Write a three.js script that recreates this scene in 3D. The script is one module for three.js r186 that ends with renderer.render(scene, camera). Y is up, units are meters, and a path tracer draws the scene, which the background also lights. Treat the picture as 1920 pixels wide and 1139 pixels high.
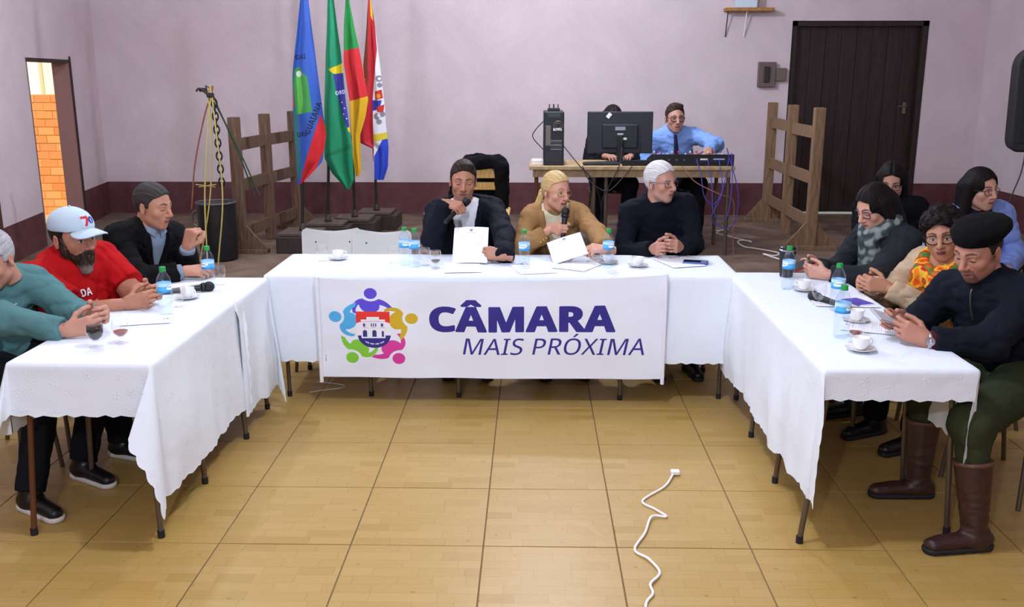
import * as THREE from 'three';
import { RoundedBoxGeometry } from 'three/addons/geometries/RoundedBoxGeometry.js';
import { mergeGeometries } from 'three/addons/utils/BufferGeometryUtils.js';
import { ImprovedNoise } from 'three/addons/math/ImprovedNoise.js';
import { RectAreaLightUniformsLib } from 'three/addons/lights/RectAreaLightUniformsLib.js';

// ---------------------------------------------------------------- camera, sky, sun, lamps, exposure
const scene = new THREE.Scene();
const camera = new THREE.PerspectiveCamera(2 * Math.atan(569.5 / 1750) * 180 / Math.PI, 1920 / 1139, 0.05, 80);
camera.position.set(0, 1.8, 0);
camera.rotation.set(-13.681 * Math.PI / 180, 1.272 * Math.PI / 180, 0, 'YXZ');
scene.add(camera);
const renderer = new THREE.WebGLRenderer({ antialias: true });
renderer.toneMapping = THREE.LinearToneMapping;
renderer.toneMappingExposure = 0.88;
renderer.shadowMap.enabled = true;
RectAreaLightUniformsLib.init();
scene.background = new THREE.Color(0.85, 0.95, 1.0);
const sun = new THREE.DirectionalLight(0xfff0d8, 4.9);
sun.position.set(-6.3 + 0.8, 0.8 + 8, -12.3 + 6); sun.target.position.set(-6.3, 0.8, -12.3);
sun.castShadow = true; sun.shadow.mapSize.set(1024, 1024);
Object.assign(sun.shadow.camera, { left: -10, right: 10, top: 10, bottom: -10, near: 0.1, far: 40 });
scene.add(sun, sun.target);
// hanging bulbs: [x, y, z, candela]
const LAMPS = [
  [0.15, 3.15, -7.4, 16],
  [-0.10, 3.15, -3.1, 13.5],
  [-0.80, 2.70, 0.90, 22],
  [-2.50, 3.15, -5.70, 9],
];

// ---------------------------------------------------------------- helpers
const V = (x, y, z) => new THREE.Vector3(x, y, z);
const R = (d) => d * Math.PI / 180;
let seedN = 12345;
const rnd = () => { seedN = (seedN * 1664525 + 1013904223) >>> 0; return seedN / 4294967296; };
const rr = (a, b) => a + (b - a) * rnd();
const clamp = (x, a, b) => Math.min(b, Math.max(a, x));
const mix = (a, b, t) => a + (b - a) * t;
const sstep = (a, b, x) => { const t = clamp((x - a) / (b - a), 0, 1); return t * t * (3 - 2 * t); };
const PN = new ImprovedNoise();
const noise = (x, y, z) => PN.noise(x + 31.7, y + 11.3, z + 7.9);
const taken = new Map();
function numbered(n) { const k = taken.get(n) || 0; taken.set(n, k + 1); return k ? n + '_' + String(k).padStart(3, '0') : n; }
const lit = (o) => { o.castShadow = true; o.receiveShadow = true; return o; };
function tag(o, label, category, group, kind) {
  if (label) o.userData.label = label;
  if (category) o.userData.category = category;
  if (group) o.userData.group = group;
  if (kind) o.userData.kind = kind;
  return o;
}
function thing(name, label, category, pos = [0, 0, 0], turn = 0, group) {
  const o = new THREE.Group(); o.name = numbered(name); scene.add(o);
  o.position.set(...pos); o.rotation.y = turn;
  return tag(o, label, category, group);
}
function struct(name) { const o = new THREE.Group(); o.name = numbered(name); scene.add(o); return tag(o, null, null, null, 'structure'); }
function norm1(g) {                       // bring geometries to one layout so that they can be merged
  if (!g.index) { const n = g.attributes.position.count, ix = new Uint32Array(n); for (let i = 0; i < n; i++) ix[i] = i; g.setIndex(new THREE.BufferAttribute(ix, 1)); }
  if (!g.attributes.uv) g.setAttribute('uv', new THREE.BufferAttribute(new Float32Array(g.attributes.position.count * 2), 2));
  return g;
}
function merged(list) {
  if (list.length === 1) return list[0];
  list = list.map(norm1);
  const col = list.some((g) => g.attributes.color);
  for (const g of list) {
    for (const k of Object.keys(g.attributes)) if (!['position', 'normal', 'uv', 'color'].includes(k)) g.deleteAttribute(k);
    if (col && !g.attributes.color) { const a = new Float32Array(g.attributes.position.count * 3).fill(1); g.setAttribute('color', new THREE.BufferAttribute(a, 3)); }
  }
  return mergeGeometries(list, false);
}
function obj(name, geos, material, parent = scene) {
  const m = lit(new THREE.Mesh(merged(Array.isArray(geos) ? geos : [geos]), material));
  m.name = parent === scene ? numbered(name) : name;
  parent.add(m); return m;
}
function copy(o, label, pos, turn) {
  const c = o.clone(); c.name = numbered(o.name.replace(/_\d{3}$/, '')); scene.add(c);
  c.userData = { ...o.userData, label };
  if (pos) c.position.set(...pos);
  if (turn !== undefined) c.rotation.y = turn;
  return c;
}
const move = (g, x, y, z) => g.translate(x, y, z);
function bx(w, h, d, x = 0, y = 0, z = 0, r = 0) {    // box centred at x, y, z with rounded edges r
  const g = r > 0 ? new RoundedBoxGeometry(w, h, d, 2, r) : new THREE.BoxGeometry(w, h, d);
  return g.translate(x, y, z);
}
function boxUV(g) {                                    // uv in metres from the main direction of each face
  const p = g.attributes.position, n = g.attributes.normal, uv = new Float32Array(p.count * 2);
  for (let i = 0; i < p.count; i++) {
    const ax = Math.abs(n.getX(i)), ay = Math.abs(n.getY(i)), az = Math.abs(n.getZ(i));
    const [u, v] = ay > ax && ay > az ? [p.getX(i), p.getZ(i)] : ax > az ? [p.getZ(i), p.getY(i)] : [p.getX(i), p.getY(i)];
    uv[i * 2] = u; uv[i * 2 + 1] = v;
  }
  g.setAttribute('uv', new THREE.BufferAttribute(uv, 2)); return g;
}
function tube(pts, r, seg = 24, rad = 8, closed = false) {
  const c = new THREE.CatmullRomCurve3(pts.map((p) => p.isVector3 ? p : V(...p)), closed, 'catmullrom', 0.5);
  return new THREE.TubeGeometry(c, seg, r, rad, closed);
}
function rod(a, b, ra, rb = ra, rad = 12) {             // straight bar from a to b
  const A = a.isVector3 ? a : V(...a), B = b.isVector3 ? b : V(...b), d = B.clone().sub(A), L = d.length();
  const g = new THREE.CylinderGeometry(rb, ra, L, rad, 1).translate(0, L / 2, 0);
  g.applyQuaternion(new THREE.Quaternion().setFromUnitVectors(V(0, 1, 0), d.normalize()));
  return g.translate(A.x, A.y, A.z);
}
function beam(a, b, w, h) {                             // rectangular bar from a to b
  const A = V(...a), B = V(...b), d = B.clone().sub(A), L = d.length();
  const g = new RoundedBoxGeometry(w, L, h, 1, Math.min(w, h) * 0.08).translate(0, L / 2, 0);
  g.applyQuaternion(new THREE.Quaternion().setFromUnitVectors(V(0, 1, 0), d.normalize()));
  return boxUV(g.translate(A.x, A.y, A.z));
}
const lathe = (pts, seg = 28) => new THREE.LatheGeometry(pts.map(([x, y]) => new THREE.Vector2(x, y)), seg);

// ---------------------------------------------------------------- materials and textures
function std(hex, rough = 0.8, opt = {}) { return new THREE.MeshStandardMaterial({ color: hex, roughness: rough, side: THREE.DoubleSide, ...opt }); }
function phys(hex, rough, opt = {}) { return new THREE.MeshPhysicalMaterial({ color: hex, roughness: rough, side: THREE.DoubleSide, ...opt }); }
function canvasTex(w, h, draw, srgb = true) {
  const c = document.createElement('canvas'); c.width = w; c.height = h;
  draw(c.getContext('2d'), w, h);
  const t = new THREE.CanvasTexture(c); if (srgb) t.colorSpace = THREE.SRGBColorSpace;
  t.wrapS = t.wrapT = THREE.RepeatWrapping; t.anisotropy = 8; return t;
}
function dataTex(n, fn, srgb = true, m = n) {           // fn(u, v) -> [r, g, b] 0..255
  const d = new Uint8Array(n * m * 4);
  for (let j = 0; j < m; j++) for (let i = 0; i < n; i++) {
    const c = fn(i / n, j / m); const o = (j * n + i) * 4;
    d[o] = c[0]; d[o + 1] = c[1]; d[o + 2] = c[2]; d[o + 3] = 255;
  }
  const t = new THREE.DataTexture(d, n, m); t.magFilter = THREE.LinearFilter; t.minFilter = THREE.LinearMipmapLinearFilter; t.generateMipmaps = true;
  t.wrapS = t.wrapT = THREE.RepeatWrapping; if (srgb) t.colorSpace = THREE.SRGBColorSpace; t.needsUpdate = true; return t;
}
const rep = (t, u, v = u) => { const c = t.clone(); c.repeat.set(u, v); c.needsUpdate = true; return c; };
function tnoise(u, v, f, z = 0) {                        // noise that repeats over 0..1
  const a = u * Math.PI * 2, b = v * Math.PI * 2, s = f / 6.283;
  return noise(Math.cos(a) * s + z, Math.sin(a) * s + Math.cos(b) * s, Math.sin(b) * s - z);
}
const fbm = (u, v, f, z = 0) => tnoise(u, v, f, z) + 0.5 * tnoise(u, v, f * 2.1, z + 5) + 0.25 * tnoise(u, v, f * 4.3, z + 9);
const mottle = (r, g, b, amp, f, z = 0) => dataTex(512, (u, v) => { const n = fbm(u, v, f, z) * amp + fbm(u, v, f * 9, z + 3) * amp * 0.35; return [clamp(r + n, 0, 255), clamp(g + n, 0, 255), clamp(b + n, 0, 255)]; });
const grey = (f, z = 0, c = 128, a = 90) => dataTex(256, (u, v) => { const n = clamp(c + a * fbm(u, v, f, z), 0, 255); return [n, n, n]; }, false);
const bumpFine = grey(40, 2), bumpCoarse = grey(8, 4);
const weave = dataTex(128, (u, v) => { const w = 128 + 55 * Math.sin(u * 6.283 * 32) * Math.cos(v * 6.283 * 32) + 40 * tnoise(u, v, 30); return [w, w, w]; }, false);
const woodTex = (r, g, b, amp, z) => dataTex(256, (u, v) => {
  const s = fbm(u, v * 0.12, 40, z) * 0.7 + tnoise(u * 3 % 1, v, 6, z) * 0.5 + 0.35 * Math.sin((u * 14 + tnoise(u, v, 3, z) * 1.6) * 6.283);
  return [clamp(r + amp * s, 0, 255), clamp(g + amp * s * 0.85, 0, 255), clamp(b + amp * s * 0.7, 0, 255)];
});
function cloth(hex, rough = 0.9, opt = {}) { return phys(hex, rough, { specularIntensity: 0.3, bumpMap: rep(weave, 14), bumpScale: 0.0006, ...opt }); }
const M = {
  black: std(0x0b0b0c, 0.45), blackMatte: std(0x0d0d0e, 0.85), blackFabric: cloth(0x0a0a0c), rubber: std(0x17171a, 0.7),
  chrome: std(0xc9c9cc, 0.25, { metalness: 1 }), steel: std(0x77736c, 0.4, { metalness: 0.85 }), gold: std(0xd8b25a, 0.3, { metalness: 1 }),
  white: std(0xf1f0ec, 0.5), porcelain: phys(0xf4f4f2, 0.18, { clearcoat: 0.6, clearcoatRoughness: 0.1 }),
  plasticWhite: std(0xd9d9d4, 0.42), paper: std(0xf5f5f6, 0.85),
  glass: phys(0xffffff, 0.03, { transmission: 1, thickness: 0, ior: 1.5 }),
  pet: phys(0xf6fbff, 0.06, { transmission: 1, thickness: 0, ior: 1.5 }),
  capGreen: std(0x1f9a45, 0.45),
};
// ---------------------------------------------------------------- the room
const WALLZ = -9.98, STAGE = 0.36, STAGEZ = -6.55, CEIL = 3.6, DADO = 0.70, XR = 4.62, ZB = 3.5;
const wallTex = mottle(212, 196, 198, 6, 5, 1), dadoTex = mottle(90, 47, 49, 14, 7, 2), stageTex = mottle(110, 90, 74, 22, 6, 3);
const mWall = std(0xffffff, 0.78, { map: rep(wallTex, 0.6), bumpMap: rep(bumpFine, 1.4), bumpScale: 0.002 });
const mDado = std(0xffffff, 0.62, { map: rep(dadoTex, 0.8), bumpMap: rep(bumpFine, 1.4), bumpScale: 0.002 });
const mStage = std(0xffffff, 0.75, { map: rep(stageTex, 0.7), bumpMap: rep(bumpCoarse, 1.5), bumpScale: 0.004 });
const mCeil = std(0xd8d2cc, 0.9);
const wbox = (name, x0, x1, y0, y1, z0, z1, m, parent) => obj(name, boxUV(bx(x1 - x0, y1 - y0, z1 - z0, (x0 + x1) / 2, (y0 + y1) / 2, (z0 + z1) / 2)), m, parent);

// floor: ceramic tiles printed as short wooden strips, laid with recessed joints
{
  const floor = struct('floor');
  obj('grout', boxUV(bx(10.2, 0.12, 14.2, 0.6, -0.064, -3.2)), std(0x7a6446, 0.95), floor);
  const TX = 0.525, TZ = 0.528;
  const strips = (z) => canvasTex(512, 512, (c, W, H) => {
    const rows = 9, rh = H / rows;
    for (let r = 0; r < rows; r++) {
      let x = -rr(0, 160);
      while (x < W) {
        const w = rr(110, 300), t = rr(-1, 1), k = rnd() < 0.1 ? -7 : 0;
        const R0 = 208 + t * 3.5 + k, G0 = 172 + t * 3.5 + k * 1.1, B0 = 98 + t * 6 + k * 1.2;
        c.fillStyle = `rgb(${R0 | 0},${G0 | 0},${B0 | 0})`; c.fillRect(x, r * rh, w, rh);
        for (let i = 0; i < 26; i++) {
          const yy = r * rh + rnd() * rh, d = rr(-16, 10);
          c.fillStyle = `rgba(${(R0 + d * 1.1) | 0},${(G0 + d) | 0},${(B0 + d * 0.9) | 0},0.5)`; c.fillRect(x + rr(-10, w * 0.6), yy, rr(40, w), rr(0.6, 2.4));
        }
        c.fillStyle = 'rgba(140,100,58,0.5)'; c.fillRect(x, r * rh, 1.4, rh);
        x += w;
      }
      c.fillStyle = 'rgba(150,112,66,0.42)'; c.fillRect(0, r * rh, W, 1.3);
    }
    for (let i = 0; i < 3; i++) { c.fillStyle = 'rgba(140,100,50,0.5)'; c.beginPath(); c.ellipse(rnd() * W, rnd() * H, rr(5, 10), rr(3, 5), 0, 0, 7); c.fill(); }
  });
  const mats = [0, 1, 2, 3, 4].map((i) => std(0xdcdad4, 0.4, { map: strips(i), bumpMap: rep(bumpCoarse, 1.0), bumpScale: 0.0012 }));
  const tg = new RoundedBoxGeometry(TX - 0.005, 0.02, TZ - 0.005, 1, 0.002);
  { const p = tg.attributes.position, uv = tg.attributes.uv; for (let i = 0; i < p.count; i++) uv.setXY(i, p.getX(i) / TX + 0.5, 0.5 - p.getZ(i) / TZ); }
  for (let i = -7; i <= 8; i++) for (let j = -7; j <= 5; j++) {
    const x = -0.187 + TX * (i + 0.5), z = -4.402 + TZ * (j + 0.5);
    if (z < STAGEZ - 0.2 || x < -3.9 + (z + 6) * 0.15 || x > 4.6) continue;
    const t = obj('tile', tg, mats[Math.floor(rnd() * 5)], floor);
    t.position.set(x, -0.01 + rr(-0.0004, 0.0004), z); t.rotation.set(rr(-0.0012, 0.0012), rnd() < 0.5 ? Math.PI : 0, rr(-0.0012, 0.0012));
  }
}
{ // the raised floor at the back
  const s = struct('floor_stage');
  wbox('stage_slab', -4.9, XR + 0.1, 0, STAGE, WALLZ - 0.1, STAGEZ, mStage, s);
  wbox('stage_nosing', -4.2, XR, STAGE - 0.05, STAGE + 0.004, STAGEZ - 0.06, STAGEZ + 0.02, std(0x4b3a30, 0.7), s);
}
{ const c = struct('ceiling'); wbox('ceiling_slab', -5.3, XR + 0.25, CEIL, CEIL + 0.15, WALLZ - 0.3, ZB + 0.25, mCeil, c); }
const DX0 = 2.64, DX1 = 4.03, DTOP = 2.352;
{ // back wall with the dark door
  const w = struct('wall_back'), z0 = WALLZ - 0.18, z1 = WALLZ;
  wbox('wall_panel', -4.75, DX0, DADO, CEIL, z0, z1, mWall, w); wbox('dado', -4.75, DX0, 0, DADO, z0, z1 + 0.002, mDado, w);
  wbox('wall_panel', DX1, XR + 0.2, DADO, CEIL, z0, z1, mWall, w); wbox('dado', DX1, XR + 0.2, 0, DADO, z0, z1 + 0.002, mDado, w);
  wbox('wall_panel', DX0, DX1, DTOP, CEIL, z0, z1, mWall, w);
  const d = struct('door_1'), dm = std(0xffffff, 0.55, { map: rep(woodTex(38, 25, 20, 10, 4), 0.9, 0.5), bumpMap: rep(bumpFine, 2), bumpScale: 0.002 });
  const n = 8, pw = (DX1 - DX0 - 0.12) / n;
  for (let i = 0; i < n; i++) obj('door_plank', boxUV(bx(pw - 0.004, DTOP - STAGE - 0.066, 0.035, DX0 + 0.06 + pw * (i + 0.5), (DTOP + STAGE) / 2 - 0.009, WALLZ - 0.11 - (i % 2) * 0.003, 0.003)), dm, d);
  obj('door_backing', boxUV(bx(DX1 - DX0 - 0.1, DTOP - STAGE - 0.066, 0.02, (DX0 + DX1) / 2, (DTOP + STAGE) / 2 - 0.009, WALLZ - 0.139)), dm, d);
  obj('door_frame', [bx(0.06, DTOP - STAGE, 0.14, DX0 + 0.03, (DTOP + STAGE) / 2, WALLZ - 0.09), bx(0.06, DTOP - STAGE, 0.14, DX1 - 0.03, (DTOP + STAGE) / 2, WALLZ - 0.09), bx(DX1 - DX0, 0.05, 0.14, (DX0 + DX1) / 2, DTOP - 0.025, WALLZ - 0.09)].map(boxUV), dm, d);
  const h = obj('door_handle', [bx(0.035, 0.12, 0.012, 3.88, 1.48, WALLZ - 0.085, 0.004), rod([3.88, 1.5, WALLZ - 0.085], [3.88, 1.5, WALLZ - 0.03], 0.008), rod([3.88, 1.5, WALLZ - 0.035], [3.79, 1.495, WALLZ - 0.035], 0.008)], M.steel, d);
  tag(h, 'dull metal lever handle');
}
{ const w = struct('wall_right'); wbox('wall_panel', XR, XR + 0.2, DADO, CEIL, WALLZ, ZB, mWall, w); wbox('dado', XR - 0.002, XR + 0.2, 0, DADO, WALLZ, ZB, mDado, w); }
{ const w = struct('wall_front'); wbox('wall_panel', -3.2, XR + 0.2, DADO, CEIL, ZB, ZB + 0.2, mWall, w); wbox('dado', -3.2, XR + 0.2, 0, DADO, ZB - 0.002, ZB + 0.2, mDado, w); }
// left wall runs at a slight angle; local x goes from the back corner towards the viewer, -z into the room
const leftGroup = struct('wall_left');
leftGroup.position.set(-4.57, 0, -9.95); leftGroup.rotation.y = -Math.atan2(1, 0.167);
const LW = (z) => (z + 9.95) * Math.hypot(1, 0.167);
{
  const w = leftGroup, s0 = LW(-9.09), s1 = LW(-7.95), top = 1.955, t = 0.15;
  const add = (n, x0, x1, y0, y1, m, pr = 0) => wbox(n, x0, x1, y0, y1, -pr, t, m, w);
  add('wall_panel', -0.3, s0, DADO, CEIL, mWall); add('dado', -0.3, s0, 0, DADO, mDado, 0.002);
  add('wall_panel', s0, s1, top, CEIL, mWall); add('dado', s0, s1, 0, STAGE, mDado, 0.002);
  add('wall_panel', s1, 14, 0.66, CEIL, mWall); add('dado', s1, 14, 0, 0.66, mDado, 0.002);
  const mj = std(0x8a625c, 0.7, { bumpMap: rep(bumpFine, 2), bumpScale: 0.002 });
  obj('door_jamb', boxUV(bx(0.03, top - STAGE, 0.15, s0 + 0.015, (top + STAGE) / 2, 0.075)), mj, w);
  obj('door_jamb', boxUV(bx(0.03, top - STAGE, 0.15, s1 - 0.015, (top + STAGE) / 2, 0.075)), mj, w);
  obj('door_lintel', boxUV(bx(s1 - s0, 0.03, 0.154, (s0 + s1) / 2, top - 0.015, 0.075)), std(0x33231f, 0.7), w);
  obj('jamb_edge', boxUV(bx(0.035, top - STAGE + 0.03, 0.012, s0 - 0.012, (top + STAGE) / 2 + 0.015, -0.004)), std(0x2c1d1b, 0.7), w);
  const tr = obj('door_post', boxUV(bx(0.1, 1.9, 0.03, LW(-6.93), 0.95 + 0.2, -0.015)), std(0x4a2f1d, 0.6), w);
}
// outside the left doorway: yard, clay brick wall and a pale house
{
  const g = struct('ground_yard'); wbox('yard_soil', -16, 8, -0.06, 0.0, -26, WALLZ - 0.3, std(0xb9a58c, 0.95), g);
  wbox('yard_soil', -16, -4.9, -0.06, 0, WALLZ - 0.3, ZB, std(0xb9a58c, 0.95), g); wbox('door_step', DX0 - 0.3, DX1 + 0.5, 0, STAGE - 0.02, WALLZ - 1.4, WALLZ - 0.2, std(0xcfc8bb, 0.9), g);
  const b = thing('brick_wall', 'sunlit orange clay brick wall seen through the open side doorway', 'wall', [-6.5, 0, -12.3]);
  obj('mortar', boxUV(bx(2.6, 1.57, 0.1, 0, 0.785, -0.06)), std(0xd0905a, 0.95), b);
  const bm = [0xdc8f50, 0xe0985a, 0xd68546, 0xe2a062, 0xda9056].map((h) => std(h, 0.9, { bumpMap: rep(bumpFine, 6), bumpScale: 0.003 }));
  const bg = boxUV(bx(0.212, 0.096, 0.1, 0, 0, 0, 0.004));
  for (let j = 0; j < 15; j++) for (let i = -6; i < 6; i++) {
    const m = obj('brick', bg, bm[Math.floor(rnd() * 5)], b);
    m.position.set((i + 0.5 + (j % 2) * 0.5) * 0.217, 0.05 + j * 0.105, -0.052 + rr(-0.003, 0.003)); m.rotation.y = rr(-0.01, 0.01);
  }
  const h = thing('white_house', 'pale white house beyond the brick wall outside the doorway', 'house', [-8.6, 0, -17]);
  obj('house_wall', bx(3.4, 3.0, 3, 0, 1.5, -1.5), std(0xeef0ea, 0.9), h);
  obj('roof', [bx(3.9, 0.14, 3.6, 0, 3.05, -1.4)], std(0xd8d2c2, 0.9), h);
  const wn = obj('window', bx(0.9, 0.9, 0.06, 0.3, 1.85, 0.0), std(0xdfe6dc, 0.4), h); obj('window_frame', [bx(1.0, 0.06, 0.1, 0.3, 2.33, 0.01), bx(1.0, 0.06, 0.1, 0.3, 1.37, 0.01), bx(0.06, 1, 0.1, -0.18, 1.85, 0.01), bx(0.06, 1, 0.1, 0.78, 1.85, 0.01)], std(0xcfc79e, 0.7), wn);
}
// bulbs hanging from the ceiling, out of view
LAMPS.forEach(([x, y, z, I], i) => {
  const t = thing('hanging_lamp', 'bare white bulb hanging ' + ['above the stage edge', 'above the space between the tables', 'above the front of the hall', 'above the left table'][i], 'lamp', [x, y, z]);
  obj('bulb', lathe([[0, -0.07], [0.03, -0.064], [0.055, -0.04], [0.065, 0], [0.055, 0.04], [0.035, 0.08], [0.022, 0.1], [0, 0.1]], 28), std(0xffffff, 0.4, { emissive: 0xe6edff, emissiveIntensity: 6 }), t);
  obj('socket', lathe([[0, 0.098], [0.024, 0.098], [0.026, 0.15], [0.012, 0.165], [0, 0.165]], 20), M.black, t);
  obj('cord', rod([0, 0.16, 0], [0, CEIL - y, 0], 0.004), M.black, t);
  const l = new THREE.PointLight(0xe2eaff, I, 0, 2); l.name = 'bulb_light'; l.castShadow = true; l.shadow.radius = 3; t.add(l);
});
// things fixed to the back wall
{
  const t = thing('switch_box', 'brown metal switch box on the wall left of the dark door', 'switch box', [2.4, 1.82, WALLZ]);
  obj('box', bx(0.175, 0.25, 0.06, 0, 0, 0.03, 0.006), std(0x6a5a55, 0.5), t); obj('cover', bx(0.06, 0.16, 0.02, -0.005, 0.0, 0.065, 0.006), std(0x2d2523, 0.5), t);
  obj('side_box', bx(0.11, 0.13, 0.05, 0.145, -0.0, 0.025, 0.005), std(0x6f6058, 0.5), t);
  const s = thing('wall_shelf', 'small wooden board shelf high on the back wall', 'shelf', [2.15, 2.455, WALLZ]);
  obj('board', boxUV(bx(0.48, 0.03, 0.16, 0.02, 0, 0.08)), std(0xffffff, 0.7, { map: rep(woodTex(170, 120, 60, 20, 6), 1) }), s);
  obj('bracket', rod([-0.19, 0, 0.1], [-0.19, -0.26, 0.01], 0.006), M.steel, s); obj('bracket', rod([0.0, 0, 0.1], [0.0, -0.26, 0.01], 0.006), M.white, s);
  const b = thing('small_box', 'pale blue box standing on the small wall shelf', 'box', [2.13, 2.47, WALLZ + 0.09]);
  obj('body', bx(0.22, 0.14, 0.12, 0, 0.07, 0, 0.008), std(0xc9d8e2, 0.6), b); obj('lid', bx(0.225, 0.02, 0.125, 0, 0.145, 0, 0.006), std(0xbdd0dc, 0.6), b);
}
// ---------------------------------------------------------------- tables, cloths, banner
const TOP = 0.735;
const mTableTop = std(0xffffff, 0.6, { map: rep(woodTex(150, 110, 70, 18, 8), 1.2) });
function table(label, x0, x1, z0, z1, legs, rusty) {    // legs: [x, z, footX, footZ]
  const cx = (x0 + x1) / 2, cz = (z0 + z1) / 2;
  const t = thing('table', label, 'table', [cx, 0, cz]);
  obj('tabletop', boxUV(bx(x1 - x0, 0.025, z1 - z0, 0, TOP - 0.0135, 0, 0.004)), mTableTop, t);
  const fr = [[x0 + 0.04, z0 + 0.04, x1 - 0.04, z0 + 0.04], [x1 - 0.04, z0 + 0.04, x1 - 0.04, z1 - 0.04], [x1 - 0.04, z1 - 0.04, x0 + 0.04, z1 - 0.04], [x0 + 0.04, z1 - 0.04, x0 + 0.04, z0 + 0.04]];
  obj('frame', fr.map(([a, b, c, d]) => rod([a - cx, TOP - 0.037, b - cz], [c - cx, TOP - 0.037, d - cz], 0.011)), M.legMetal, t);
  for (const [x, z, fx, fz, rust] of legs) {
    const l = obj('leg', rod([x - cx, TOP - 0.03, z - cz], [fx - cx, 0.012, fz - cz], 0.0115), rust ? M.legRust : M.legMetal, t);
    obj('foot_cap', rod([fx - cx, 0.0, fz - cz], [fx - cx, 0.03, fz - cz], 0.0145), M.rubber, l);
  }
  return t;
}
M.legMetal = std(0x6c6052, 0.45, { metalness: 0.7 }); M.legRust = std(0x6b4226, 0.6, { metalness: 0.4 });
table('table under the left white cloth, nearest the viewer', -2.0, -1.47, -3.92, -3.39, [[-1.96, -3.43, -2.005, -3.4, 1], [-1.51, -3.43, -1.484, -3.39], [-1.51, -3.88, -1.482, -3.9], [-1.96, -3.88, -2.0, -3.9]]);
table('table under the left white cloth, beside the man in the suit', -2.0, -1.47, -4.92, -3.93, [[-1.51, -4.44, -1.455, -4.44], [-1.51, -4.86, -1.47, -4.88], [-1.96, -4.4, -2.0, -4.42], [-1.96, -4.86, -2.0, -4.88]]);
table('table under the right white cloth, nearest the viewer', 1.11, 1.66, -3.95, -3.39, [[1.15, -3.44, 1.065, -3.40], [1.62, -3.46, 1.681, -3.49], [1.15, -3.9, 1.11, -3.965], [1.62, -3.9, 1.67, -3.93]]);
table('table under the right white cloth, at the far end', 1.11, 1.66, -5.12, -3.96, [[1.15, -4.5, 1.127, -4.52], [1.15, -5.05, 1.17, -5.09], [1.62, -4.5, 1.64, -4.52], [1.62, -5.05, 1.64, -5.08]]);
table('left head table under the white cloth and banner', -1.46, -0.52, -5.62, -5.04, [[-1.40, -5.08, -1.40, -5.1], [-0.93, -5.08, -0.928, -5.11], [-1.40, -5.58, -1.40, -5.6], [-0.93, -5.58, -0.93, -5.6]]);
table('right head table under the white cloth and banner', -0.51, 1.12, -5.62, -5.04, [[-0.42, -5.08, -0.42, -5.1], [0.50, -5.06, 0.504, -5.075], [1.07, -5.07, 1.072, -5.11], [-0.42, -5.58, -0.42, -5.6], [0.5, -5.58, 0.5, -5.6], [1.07, -5.58, 1.07, -5.6]]);

const embTex = canvasTex(512, 512, (c, W, H) => {            // white-on-white embroidery as fine relief
  c.fillStyle = '#808080'; c.fillRect(0, 0, W, H);
  for (let k = 0; k < 26; k++) {
    const x = rnd() * W, y = rnd() * H, a = rnd() * 6.28;
    c.save(); c.translate(x, y); c.rotate(a);
    c.fillStyle = '#b8b8b8';
    for (let i = 0; i < 5; i++) { c.rotate(1.2566); c.beginPath(); c.ellipse(0, 12, 4, 9, 0, 0, 7); c.fill(); }
    c.fillStyle = '#404040'; c.beginPath(); c.arc(0, 0, 3, 0, 7); c.fill();
    c.strokeStyle = '#a8a8a8'; c.lineWidth = 2; c.beginPath(); c.moveTo(0, 20); c.quadraticCurveTo(20, 35, 10, 60); c.stroke();
    c.restore();
  }
}, false);
const mCloth = std(0xe9f2fb, 0.85, { bumpMap: rep(embTex, 2.2), bumpScale: 0.0025 });
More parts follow.
